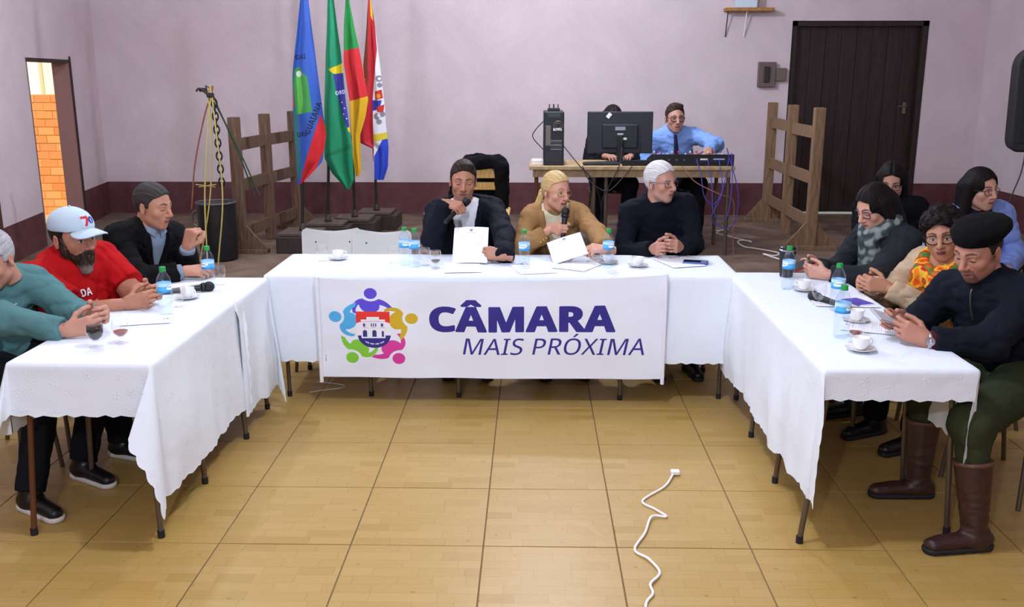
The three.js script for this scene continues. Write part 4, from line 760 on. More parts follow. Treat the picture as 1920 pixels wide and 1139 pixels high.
const cap_ = (a, b, ra, rb, o) => capsule(v3(a), v3(b), ra, rb ?? ra, o);
function evalSdf(prims) { return (x, y, z) => { let f = 1; for (const p of prims) { const d = p.d(x, y, z); f = p.op > 0 ? smin(f, d, p.k) : -smin(-f, d, p.k); } return f; }; }
function meshField(prims, h, post, color, clipLo) {
  const lo = [9, 9, 9], hi = [-9, -9, -9];
  for (const p of prims) if (p.op > 0) for (let i = 0; i < 3; i++) { lo[i] = Math.min(lo[i], p.lo[i]); hi[i] = Math.max(hi[i], p.hi[i]); }
  if (clipLo !== undefined) lo[1] = Math.max(lo[1], clipLo);
  for (let i = 0; i < 3; i++) { lo[i] -= 2 * h; hi[i] += 2 * h; }
  const n = [0, 1, 2].map((i) => Math.ceil((hi[i] - lo[i]) / h) + 1), [nx, ny, nz] = n, F = new Float32Array(nx * ny * nz).fill(1);
  for (const p of prims) {
    const a = [0, 1, 2].map((i) => Math.max(0, Math.floor((p.lo[i] - lo[i]) / h) - 2)), b = [0, 1, 2].map((i) => Math.min(n[i] - 1, Math.ceil((p.hi[i] - lo[i]) / h) + 2));
    for (let k = a[2]; k <= b[2]; k++) for (let j = a[1]; j <= b[1]; j++) for (let i = a[0], o = (k * ny + j) * nx + a[0]; i <= b[0]; i++, o++) {
      const d = p.d(lo[0] + i * h, lo[1] + j * h, lo[2] + k * h), f = F[o];
      F[o] = p.op > 0 ? smin(f, d, p.k) : -smin(-f, d, p.k);
    }
  }
  if (post) for (let k = 0, o = 0; k < nz; k++) for (let j = 0; j < ny; j++) for (let i = 0; i < nx; i++, o++) if (F[o] < 0.05) F[o] = post(lo[0] + i * h, lo[1] + j * h, lo[2] + k * h, F[o]);
  const id = new Int32Array(nx * ny * nz).fill(-1), pos = [], idx = [], sy = nx, sz = nx * ny;
  const off = [0, 1, sy, sy + 1, sz, sz + 1, sz + sy, sz + sy + 1], E = [[0, 1], [2, 3], [4, 5], [6, 7], [0, 2], [1, 3], [4, 6], [5, 7], [0, 4], [1, 5], [2, 6], [3, 7]];
  for (let k = 0; k < nz - 1; k++) for (let j = 0; j < ny - 1; j++) for (let i = 0; i < nx - 1; i++) {
    const o = (k * ny + j) * nx + i; let m = 0;
    for (let c = 0; c < 8; c++) if (F[o + off[c]] < 0) m |= 1 << c;
    if (m === 0 || m === 255) continue;
    let x = 0, y = 0, z = 0, q = 0;
    for (const [a, b] of E) {
      const A = F[o + off[a]], B = F[o + off[b]]; if ((A < 0) === (B < 0)) continue;
      const t = A / (A - B); x += (a & 1) + ((b & 1) - (a & 1)) * t; y += ((a >> 1) & 1) + (((b >> 1) & 1) - ((a >> 1) & 1)) * t; z += (a >> 2) + ((b >> 2) - (a >> 2)) * t; q++;
    }
    id[o] = pos.length / 3; pos.push(lo[0] + (i + x / q) * h, lo[1] + (j + y / q) * h, lo[2] + (k + z / q) * h);
  }
  for (let k = 1; k < nz - 1; k++) for (let j = 1; j < ny - 1; j++) for (let i = 1; i < nx - 1; i++) {
    const o = (k * ny + j) * nx + i, s = F[o] < 0;
    const quad = (a, b, c, d, fl) => { a = id[a]; b = id[b]; c = id[c]; d = id[d]; if (a < 0 || b < 0 || c < 0 || d < 0) return; fl ? idx.push(a, b, c, a, c, d) : idx.push(a, c, b, a, d, c); };
    if (s !== (F[o + 1] < 0)) quad(o - sy - sz, o - sz, o, o - sy, s);
    if (s !== (F[o + sy] < 0)) quad(o - 1 - sz, o - 1, o, o - sz, s);
    if (s !== (F[o + sz] < 0)) quad(o - 1 - sy, o - sy, o, o - 1, s);
  }
  const g = new THREE.BufferGeometry(); g.setAttribute('position', new THREE.Float32BufferAttribute(pos, 3)); g.setIndex(idx); g.computeVertexNormals();
  const nv = pos.length / 3, uv = new Float32Array(nv * 2); for (let i = 0; i < nv; i++) { uv[i * 2] = pos[i * 3] * 0.75 + pos[i * 3 + 2] * 0.66; uv[i * 2 + 1] = pos[i * 3 + 1]; }
  g.setAttribute('uv', new THREE.BufferAttribute(uv, 2));
  if (color) { const c = new Float32Array(nv * 3); for (let i = 0; i < nv; i++) { const q = color(pos[i * 3], pos[i * 3 + 1], pos[i * 3 + 2]); c[i * 3] = q.r; c[i * 3 + 1] = q.g; c[i * 3 + 2] = q.b; } g.setAttribute('color', new THREE.BufferAttribute(c, 3)); }
  return g;
}
const C = (h) => new THREE.Color(h);
const mSkin = std(0xffffff, 0.52, { vertexColors: true }), mTint = cloth(0xffffff, 0.92, { vertexColors: true }), mHairV = phys(0xffffff, 0.62, { vertexColors: true, specularIntensity: 0.3 });

// ---- head, in its own frame: x to the person's left, y up, z out of the face, origin between the eyes inside the skull
function headPrims(o) {
  const w = o.w ?? 1, jaw = o.jaw ?? 1, fem = o.female ? 1 : 0, nose = o.nose ?? 1;
  const S = (k) => ({ k });
  const P = [
    ellip([0, 0.03, -0.014], [0.0755 * w, 0.087, 0.097], S(0.02)), ellip([0, -0.028, 0.028], [0.063 * w, 0.086, 0.06], S(0.03)),
    cap_([0.036 * w * jaw, -0.07, 0.012], [0.012, -0.1, 0.058], 0.026 * jaw, 0.018, S(0.03)), cap_([-0.036 * w * jaw, -0.07, 0.012], [-0.012, -0.1, 0.058], 0.026 * jaw, 0.018, S(0.03)),
    ellip([0, -0.1, 0.062], [0.021 * jaw, 0.017, 0.017], S(0.018)),
    ellip([0.04 * w, -0.03, 0.056], [0.024, 0.022, 0.02], S(0.022)), ellip([-0.04 * w, -0.03, 0.056], [0.024, 0.022, 0.02], S(0.022)),
    cap_([-0.04 * w, 0.019, 0.067], [0, 0.018, 0.078], 0.011 - fem * 0.002, 0.011, S(0.018)), cap_([0.04 * w, 0.019, 0.067], [0, 0.018, 0.078], 0.011 - fem * 0.002, 0.011, S(0.018)),
    { ...ellip([0.031, -0.003, 0.096], [0.019, 0.012, 0.015], S(0.012)), op: -1 }, { ...ellip([-0.031, -0.003, 0.096], [0.019, 0.012, 0.015], S(0.012)), op: -1 },
    ellip([0.031, -0.003, 0.0715], [0.0145, 0.0125, 0.0135], S(0.003)), ellip([-0.031, -0.003, 0.0715], [0.0145, 0.0125, 0.0135], S(0.003)),
    cap_([0, 0.01, 0.083], [0, -0.03, 0.104 + 0.006 * nose], 0.0085, 0.0115 * nose, S(0.012)), ellip([0, -0.036, 0.1 + 0.005 * nose], [0.0125 * nose, 0.01, 0.0125], S(0.008)),
    ellip([0.0125 * nose, -0.038, 0.093], [0.0085, 0.0085, 0.011], S(0.006)), ellip([-0.0125 * nose, -0.038, 0.093], [0.0085, 0.0085, 0.011], S(0.006)),
    ellip([0, -0.066, 0.072], [0.032, 0.022, 0.02], S(0.02)),
    cap_([-0.019, -0.0645, 0.083], [0, -0.0625, 0.0905], 0.0048, 0.006, S(0.006)), cap_([0.019, -0.0645, 0.083], [0, -0.0625, 0.0905], 0.0048, 0.006, S(0.006)), cap_([-0.015, -0.0745, 0.083], [0.015, -0.0745, 0.083], 0.0065, 0.0065, S(0.006)),
    { ...cap_([-0.024, -0.0692, 0.088], [0.024, -0.0692, 0.088], 0.0016 + (o.mouth ?? 0), 0.0016 + (o.mouth ?? 0), S(0.004)), op: -1 },
  ];
  for (const s of [-1, 1]) {
    P.push(ellip([s * 0.078 * w, -0.012, -0.012], [0.009, 0.031, 0.019], { k: 0.008, rx: -0.2, ry: s * 0.35 }));
    P.push({ ...ellip([s * 0.087 * w, -0.008, -0.006], [0.006, 0.017, 0.009], { k: 0.005, ry: s * 0.35 }), op: -1 });
    P.push(ellip([s * 0.078 * w, -0.036, -0.006], [0.008, 0.009, 0.008], { k: 0.006 }));
  }
  return P;
}
function headColor(o) {
  const skin = C(o.skin), brow = C(o.brow ?? o.hair), lip = C(o.lip ?? 0x9c5d50), white = C(0xd8d2ca), iris = C(0x24160f), lash = C(0x1d130f), beard = o.beard ? C(o.beard) : null, red = skin.clone().lerp(C(0xb0503e), 0.22), t = new THREE.Color();
  const down = o.eyes === 'down', ba = o.beardAmt ?? 1;
  return (x, y, z) => {
    t.copy(skin); const ax = Math.abs(x);
    const m = 1 + 0.05 * noise(x * 60, y * 60, z * 60); t.multiplyScalar(m);
    if (z > 0.05 && (Math.hypot(ax, y + 0.036, z - 0.1) < 0.017 || Math.hypot((ax - 0.045) * 0.8, y + 0.035, (z - 0.06) * 0.6) < 0.017)) t.lerp(red, 0.5);
    if (ax > 0.082) t.lerp(red, 0.35);
    if (beard) {
      const mo = z > 0.06 && y > -0.062 && y < -0.047 && ax < 0.032, ch = y < -0.084 && z > 0.03 && ax < 0.03, jw = y < -0.045 - 0.03 * sstep(0.0, 0.06, z) && z > -0.012 && (ax > 0.036 || y < -0.084), sb = ax > 0.058 && z < 0.022 && z > -0.008 && y < 0.0;
      const a = o.goatee ? (mo || ch || (z > 0.06 && y < -0.05 && ax > 0.024 && ax < 0.034) ? 1 : (jw || sb) ? 0.35 : 0) : mo || ch || jw || sb ? 1 : 0;
      t.lerp(beard, a * ba * (0.8 + 0.4 * noise(x * 200, y * 200, z * 200)));
    }
    if (z > 0.07 && ax < 0.0235 - Math.abs(y + 0.069) * 0.6 && y > -0.0795 && y < -0.0595) { t.copy(lip); if (Math.abs(y + 0.0692) < 0.0022) t.multiplyScalar(0.45); }
    const bc = 0.0225 + 0.006 * Math.sin(clamp((ax - 0.012) / 0.036, 0, 1) * 2.6), bt = (o.browT ?? 0.0048) * (1 - 0.5 * sstep(0.03, 0.05, ax));
    if (z > 0.05 && ax > 0.012 && ax < 0.051 && Math.abs(y - bc) < bt) t.lerp(brow, 0.85);
    const ex = ax - 0.031, ey = y + 0.003, ez = z - 0.0715;
    if (z > 0.07 && ex * ex + ey * ey + ez * ez < 0.0158 ** 2 && Math.abs(ex) < 0.014) {
      const up = (down ? -0.0015 : 0.0052) - 22 * ex * ex, lo = -0.0055 + 16 * ex * ex;
      if (y + 0.003 < up && y + 0.003 > lo) { t.copy(white); const gx = (x > 0 ? 0.031 : -0.031) + (o.gaze ?? 0) * 0.005; if (Math.hypot(x - gx, ey - (down ? -0.003 : 0)) < 0.0058) t.copy(iris); }
      if (Math.abs(y + 0.003 - up) < 0.0018) t.copy(lash);
    }
    return t;
  };
}
const strandZ = (x, y, z, f) => { const s = Math.atan2(x, y - 0.02); return noise(s * f, z * f * 0.45, 1 + f) ; };          // combed front to back
const strandY = (x, y, z, f) => { const s = Math.atan2(x, z + 0.014); return noise(s * f, y * f * 0.4, 2 + f); };               // hanging down
const flow = (x, y, z) => 0.0024 * strandZ(x, y, z, 16) + 0.0014 * strandZ(x, y, z, 38);
const flowDown = (x, y, z) => 0.003 * strandY(x, y, z, 14) + 0.0018 * strandY(x, y, z, 34);
function hairColor(hex, streak, down) { const a = C(hex), b = C(streak ?? hex), t = new THREE.Color(), st = down ? strandY : strandZ; return (x, y, z) => { const n = 0.55 * st(x, y, z, 18) + 0.45 * st(x, y, z, 44); t.copy(a).lerp(b, clamp(0.5 + n * 1.2, 0, 1)); return t.multiplyScalar(1 + 0.25 * n); }; }
const skull = (th, w = 1) => ellip([0, 0.03, -0.014], [0.0755 * w + th * 0.6, 0.087 + th * 1.15, 0.097 + th]);
const HAIR = {
  short(o) {
    const th = o.th ?? 0.01, w = o.w ?? 1, rec = o.recede ?? 0;
    return { prims: [skull(th, w), ...(o.quiff ? [ellip([0.008, 0.104, 0.035], [0.052, 0.024, 0.046], { k: 0.02 })] : [])], post(x, y, z, f) {
      const zl = mix(0.022, 0.08 - rec, sstep(0.025, 0.088, y + rec * 0.5)) + 0.007 * noise(x * 90, y * 60, 2), yl = mix(o.nape ?? -0.07, -0.008, sstep(-0.05, -0.012, z)) + 0.003 * noise(x * 80, z * 80, 5);
      return Math.max(f + flow(x, y, z), z - zl, yl - y);
    } };
  },
  long(o) {
    const w = o.w ?? 1, L = o.len ?? 0.2, P = [skull(0.015, w)];
    for (const s of [-1, 1]) P.push(cap_([s * 0.075, 0.03, -0.01], [s * 0.088, -L, o.fwd ?? -0.015], 0.026, 0.03, { k: 0.03 }));
    P.push(cap_([0.04, 0.0, -0.075], [0.05, -L, -0.08], 0.055, 0.05, { k: 0.03 }), cap_([-0.04, 0.0, -0.075], [-0.05, -L, -0.08], 0.055, 0.05, { k: 0.03 }));
    return { prims: P, post(x, y, z, f) {
      const ax = Math.abs(x), zl = mix(0.03, 0.084, sstep(0.02, 0.09, y)), face = ellip([0, -0.04, 0.08], [0.058, 0.12, 0.075]).d(x, y, z), part = 0.005 * Math.exp(-x * x / 0.00006) * (z > -0.03 && y > 0.06 ? 1 : 0);
      let r = Math.max(f + flowDown(x, y, z) + part, -face);
      if (ax < 0.05) r = Math.max(r, Math.min(z - zl, 1)); return r;
    } };
  },
  tail(o) {
    const r = HAIR.short({ th: 0.011, recede: -0.002, nape: -0.075 });
    return { prims: [...r.prims], post: r.post, extra: [ellip([0, -0.035, -0.118], [0.03, 0.028, 0.026], { k: 0.015 }), cap_([0.0, -0.04, -0.13], [-0.05, -0.11, -0.12], 0.02, 0.012, { k: 0.02 }), cap_([-0.01, -0.04, -0.12], [-0.075, -0.13, -0.07], 0.015, 0.006, { k: 0.02 })] };
  },
  curly(o) {
    const P = [skull(0.018)]; for (let i = 0; i < 60; i++) { const a = rnd() * 6.283, e = rr(-0.2, 1.4), c = Math.cos(e); P.push(ellip([Math.sin(a) * c * 0.088, 0.03 + Math.sin(e) * 0.1, -0.014 + Math.cos(a) * c * 0.105], [0.02, 0.02, 0.02], { k: 0.008 })); }
    for (const s of [-1, 1]) P.push(ellip([s * 0.075, -0.02, -0.03], [0.025, 0.05, 0.04], { k: 0.02 })); P.push(ellip([0, -0.04, -0.085], [0.07, 0.06, 0.04], { k: 0.02 }));
    return { prims: P, post(x, y, z, f) { const zl = mix(0.035, 0.088, sstep(0.02, 0.085, y)); const face = ellip([0, -0.03, 0.085], [0.062, 0.105, 0.075]).d(x, y, z); return Math.max(f + 0.004 * noise(x * 120, y * 120, z * 120), -face, z - zl - 0.012); } };
  },
};
// ---- hand: wrist at the origin, fingers along +y, back of the hand +z, thumb on +x times side
const POSE = {
  relaxed: { f: [[18, 22, 12], [20, 26, 14], [24, 30, 16], [28, 34, 18]], th: [[0.75, 0.62, -0.25], [0.45, 0.85, -0.25], [0.25, 0.95, -0.2]], sp: 3 },
  clasp: { f: [[48, 62, 30], [50, 64, 30], [52, 66, 30], [54, 68, 30]], th: [[0.75, 0.5, -0.45], [0.35, 0.75, -0.55], [0.1, 0.7, -0.7]], sp: 2 },
  grip: { f: [[62, 78, 42], [66, 80, 44], [70, 82, 46], [74, 84, 48]], th: [[0.6, 0.5, -0.65], [0.05, 0.75, -0.66], [-0.35, 0.75, -0.55]], sp: 0 },
  pinch: { f: [[42, 38, 20], [50, 46, 26], [58, 56, 32], [64, 62, 36]], th: [[0.55, 0.62, -0.6], [0.1, 0.85, -0.55], [-0.05, 0.95, -0.3]], sp: 2 },
  hold: { f: [[34, 46, 30], [38, 52, 34], [42, 56, 36], [46, 60, 38]], th: [[0.65, 0.6, -0.5], [0.2, 0.9, -0.45], [0.0, 0.97, -0.3]], sp: 2 },
  fist: { f: [[78, 92, 60], [80, 94, 60], [82, 94, 60], [84, 94, 60]], th: [[0.55, 0.6, -0.6], [-0.1, 0.75, -0.65], [-0.6, 0.6, -0.5]], sp: 0 },
};
function handPrims(poseName, side, s = 1) {
  const q = POSE[poseName], P = [], sp = [7, 2, -3, -9];
  const fx = [0.0295, 0.0095, -0.0105, -0.029], fy = [0.093, 0.097, 0.092, 0.083], len = [[0.042, 0.025, 0.02], [0.046, 0.029, 0.021], [0.042, 0.027, 0.021], [0.033, 0.02, 0.018]], rad = [0.0098, 0.0102, 0.0096, 0.0086];
  const v = (x, y, z) => V(x * side * s, y * s, z * s);
  P.push(cap_(v(0, -0.055, 0), v(0, 0.012, 0), 0.029 * s, 0.026 * s, { q: 0.78, f: V(0, 0, 1), k: 0.012 }));
  for (let i = 0; i < 4; i++) {
    P.push(cap_(v(fx[i] * 0.55, 0.008, 0), v(fx[i], fy[i], 0), 0.0165 * s, 0.0122 * s, { k: 0.014 }));
    let p = v(fx[i], fy[i], 0), a = 0; const spread = R((q.sp ? sp[i] * q.sp / 3 : sp[i] * 0.15));
    for (let j = 0; j < 3; j++) {
      a += R(q.f[i][j]); const L = len[i][j] * s, d = V(side * Math.sin(spread) * Math.cos(a), Math.cos(spread) * Math.cos(a), -Math.sin(a)), e = p.clone().addScaledVector(d, L), r0 = rad[i] * (1 - j * 0.08) * s;
      P.push(cap_(p, e, r0, r0 * 0.9, { k: j ? 0.004 : 0.006 })); p = e;
    }
  }
  let p = v(0.02, 0.022, -0.008); const tl = [0.044, 0.033, 0.027], tr = [0.0155, 0.0122, 0.0108];
  for (let j = 0; j < 3; j++) { const d = V(q.th[j][0] * side, q.th[j][1], q.th[j][2]).normalize(), e = p.clone().addScaledVector(d, tl[j] * s); P.push(cap_(p, e, tr[j] * s, tr[Math.min(2, j + 1)] * 0.97 * s, { k: j ? 0.004 : 0.014 })); p = e; }
  return P;
}
const ANCHOR = { grip: [0.0, 0.082, -0.03], pinch: [0.02, 0.13, -0.055], clasp: [0, 0.09, -0.03], hold: [0.01, 0.1, -0.04], none: [0, 0, 0] };
function handFrame(a, side) {                          // a: { at, f: finger direction, b: back-of-hand direction, pose, anchor }
  const Y = V(...a.f).normalize(), Z = V(...a.b), X = Y.clone().cross(Z).normalize(); Z.copy(X).cross(Y).normalize();
  const m = new THREE.Matrix4().makeBasis(X, Y, Z), an = ANCHOR[a.anchor ?? 'none'], off = V(an[0] * side, an[1], an[2]).applyMatrix4(m), w = V(...a.at).sub(off);
  m.setPosition(w); return { m, w, X, Y, Z };
}
function ik(S, W, la, lb, pole) {
  const d = W.clone().sub(S); let D = d.length(); if (D > (la + lb) * 0.995) { const k = D / ((la + lb) * 0.995); la *= k; lb *= k; }
  d.normalize(); const x = (la * la - lb * lb + D * D) / (2 * D), h = Math.sqrt(Math.max(0, la * la - x * x)), p = pole.clone().addScaledVector(d, -pole.dot(d)).normalize();
  return S.clone().addScaledVector(d, x).addScaledVector(p, h);
}
// a thin sheet laid on a clothing surface: (s, t) in 0..1 -> [a, b] measured left and up from the neck base
function lay(sdf, N, L, U, F, fn, nu, nv, off, th) {
  const pos = [], idx = [], uv = [], P = V(0, 0, 0);
  const hit = (a, b) => { let t = 0.45; for (let i = 0; i < 70; i++) { P.copy(N).addScaledVector(L, a).addScaledVector(U, b).addScaledVector(F, t); const d = sdf(P.x, P.y, P.z); if (d < 0.0006) break; t -= Math.max(d * 0.8, 0.0005); if (t < -0.12) break; } return t; };
  for (let j = 0; j <= nv; j++) for (let i = 0; i <= nu; i++) {
    const [a, b, ex = 0] = fn(i / nu, j / nv), t = hit(a, b), rim = i === 0 || j === 0 || i === nu || j === nv;
    P.copy(N).addScaledVector(L, a).addScaledVector(U, b).addScaledVector(F, t + (rim ? off - th : off) + ex); pos.push(P.x, P.y, P.z); uv.push(i / nu, 1 - j / nv);
  }
  for (let j = 0; j < nv; j++) for (let i = 0; i < nu; i++) { const a = j * (nu + 1) + i; idx.push(a, a + nu + 1, a + 1, a + 1, a + nu + 1, a + nu + 2); }
  const g = new THREE.BufferGeometry(); g.setAttribute('position', new THREE.Float32BufferAttribute(pos, 3)); g.setAttribute('uv', new THREE.Float32BufferAttribute(uv, 2)); g.setIndex(idx); g.computeVertexNormals(); return g;
}
function person(p) {
  const head = V(...p.head), hip = V(...p.hip), hs = p.hs ?? 1, ps = p.ps ?? 1, gz = p.g ?? 1, sw = p.sw ?? 0.185;
  const F0 = V(Math.sin(R(p.yaw)), 0, Math.cos(R(p.yaw)));
  const N = p.neck ? V(...p.neck) : head.clone().add(V(0, -(p.nk ?? 0.13) * hs, 0)).addScaledVector(F0, -(p.neckBack ?? 0.055));
  const U = N.clone().sub(hip).normalize(), L = U.clone().cross(F0).normalize(), F = L.clone().cross(U).normalize();
  const T = (t, f = 0, l = 0) => hip.clone().lerp(N, t).addScaledVector(F, f).addScaledVector(L, l);
  const t = thing('person', p.label, 'person', [hip.x, p.floor ?? 0, hip.z]), base = t.position.clone();
  const put = (name, g, m, parent = t) => { for (const q of Array.isArray(g) ? g : [g]) q.translate(-base.x, -base.y, -base.z); return obj(name, g, m, parent); };
  const HM = new THREE.Matrix4().makeTranslation(head.x, head.y, head.z).multiply(new THREE.Matrix4().makeRotationFromEuler(new THREE.Euler(R(p.hp ?? 0), R(p.hy), R(p.hr ?? 0), 'YXZ'))).multiply(new THREE.Matrix4().makeScale(hs, hs, hs));
  const skin = C(p.face.skin), skinFn = () => skin;
  const S = [1, -1].map((s) => N.clone().addScaledVector(U, -(p.drop ?? 0.05)).addScaledVector(L, s * sw));          // left, right
  const arms = [p.L, p.R].map((a, i) => { const side = i ? -1 : 1, fr = handFrame(a, side), pole = a.el ? V(...a.el) : V(0, -1, 0).addScaledVector(L, side * 0.6).addScaledVector(F, -0.3); return { ...a, ...fr, side, E: ik(S[i], fr.w, (a.ua ?? 0.27) * ps, (a.fa ?? 0.24) * ps, pole) }; });
  const legs = (p.legs ?? [1, -1].map((s) => ({ k: [0.40, s * (p.kneeW ?? 0.13), -0.02], a: [0.42, s * 0.12] }))).map((q, i) => {
    const s = i ? -1 : 1, hj = hip.clone().addScaledVector(L, s * 0.085); const kn = q.kw ? V(...q.kw) : hip.clone().addScaledVector(F0, q.k[0]).addScaledVector(L, q.k[1]).add(V(0, q.k[2], 0)); const an = q.aw ? V(...q.aw) : hip.clone().addScaledVector(F0, q.a[0]).addScaledVector(L, q.a[1]).setY((p.floor ?? 0) + 0.085); return { hj, kn, an, fd: q.fd ? V(...q.fd) : F0.clone() };
  });
  const torso = (e) => {
    const P = [cap_(T(0.02, 0, 0.07), T(0.02, 0, -0.07), (0.1 * gz + e), 0.1 * gz + e, { k: 0.05 }),
      cap_(T(0.08), T(0.42), 0.145 * gz + e, 0.142 * gz + e, { q: 0.76, f: F, k: 0.05 }), cap_(T(0.46, -0.005), T(0.76, -0.008), (0.15 * (p.chest ?? gz)) + e, 0.142 * (p.chest ?? gz) + e, { q: 0.7, f: F, k: 0.06 }),
      cap_(S[0].clone().addScaledVector(L, -0.03), S[1].clone().addScaledVector(L, 0.03), 0.05 + e * 0.8, 0.05 + e * 0.8, { k: 0.05 }),
      cap_(N.clone().addScaledVector(U, 0.0).addScaledVector(F, -0.015), S[0].clone().addScaledVector(L, -0.05), 0.05 + e * 0.6, 0.05 + e, { k: 0.04 }), cap_(N.clone().addScaledVector(F, -0.015), S[1].clone().addScaledVector(L, 0.05), 0.05 + e * 0.6, 0.05 + e, { k: 0.04 })];
    if (p.belly) P.push(ellip(T(0.28, 0.04 + p.belly * 0.5).toArray(), [0.15 * gz, 0.15, 0.1 + p.belly], { k: 0.06, ry: R(p.yaw) }));
    if (p.face.female) for (const s of [1, -1]) P.push(ellip(T(0.56, 0.085, s * 0.07).toArray(), [0.062 + e, 0.062 + e, 0.055 + e], { k: 0.05 }));
    return P;
  };
  const ar = p.arm ?? 1;
  const armP = (e, a, i, cut, full) => {
    const out = [], fw = a.w.clone().sub(a.E).normalize();
    if (cut === 'short') { const d = a.E.clone().sub(S[i]), e2 = S[i].clone().addScaledVector(d, 0.78), n = d.clone().normalize(); out.push(cap_(S[i], e2.clone().addScaledVector(n, 0.05), 0.06 * ar + e, 0.064 * ar + e, { k: 0.035, clip: [[e2, n]] })); return out; }
    out.push(cap_(S[i], a.E, 0.05 * ar + e * 0.8, 0.044 * ar + e, { k: 0.04 }));
    if (full) out.push(cap_(a.E, a.w, 0.043 * ar + e, 0.027 + e, { k: 0.03 }));
    else { const c = a.w.clone().addScaledVector(fw, cut); out.push(cap_(a.E, a.w.clone().addScaledVector(fw, 0.03), 0.043 * ar + e, 0.032 + e, { k: 0.035, clip: [[c, fw]] })); }
    return out;
  };
  const hb = V(0, -0.07, -0.028).applyMatrix4(HM), neckUp = hb.clone().sub(N).normalize();
  const neckP = cap_(N.clone().addScaledVector(U, -0.03), hb, (p.neckR ?? 0.056), (p.neckR ?? 0.056) * 0.96, { k: 0.03 });
  // body
  const bodyP = [...torso(0), neckP, ...arms.flatMap((a, i) => armP(0, a, i, 0, true))];
  for (const l of legs) bodyP.push(cap_(l.hj, l.kn, 0.075 * gz, 0.055, { k: 0.04 }), cap_(l.kn, l.an, 0.05, 0.036, { k: 0.03 }));
  const bg = [meshField(bodyP, p.bare ? 0.008 : 0.012, null, skinFn)];
  const hg = meshField([...headPrims(p.face), cap_([0, -0.06, -0.026], [0, -0.13, -0.034], (p.neckR ?? 0.056) / hs * 0.985, (p.neckR ?? 0.056) / hs * 0.97, { k: 0.02 })], 0.0032, (x, y, z, f) => Math.max(f, -0.135 - y), headColor(p.face)); hg.applyMatrix4(HM); bg.push(hg);
  for (const a of arms) { const g = meshField(handPrims(a.pose, a.side, p.hand ?? 1), 0.0032, (x, y, z, f) => Math.max(f, -0.05 - y), skinFn); g.applyMatrix4(a.m); bg.push(g); }
  put('body', bg, mSkin);
  // hair
  const H = p.face.style ? HAIR[p.face.style](p.face) : null;
  if (H) {
    const hg = [meshField(H.prims, 0.0036, H.post, hairColor(p.face.hair, p.face.streak, p.face.style === 'long'))]; if (H.extra) hg.push(meshField(H.extra, 0.0036, (x, y, z, f) => f + flow(x, y, z) * 1.5, hairColor(p.face.hair, p.face.streak)));
    put('hair', hg.map((g) => g.applyMatrix4(HM)), mHairV);
  }
  // clothes
  const wr = (amp, fr = 9) => (x, y, z, f) => f + amp * (noise(x * fr, y * fr * 1.5, z * fr) + 0.5 * noise(x * fr * 2.3 + 4, y * fr * 2.6, z * fr * 2.3) + 0.8 * Math.pow(Math.max(0, 1 - Math.abs(noise(x * fr * 0.8 + 9, y * fr * 1.6 + x * 6, z * fr * 0.8)) * 4), 2));
  const ctx = { t, put, N, U, L, F, F0, T, S, arms, legs, torso, armP, HM, hb, neckUp, wr, head, base };
  for (const w of p.wear) WEAR[w.kind](ctx, w, p);
  return ctx;
}
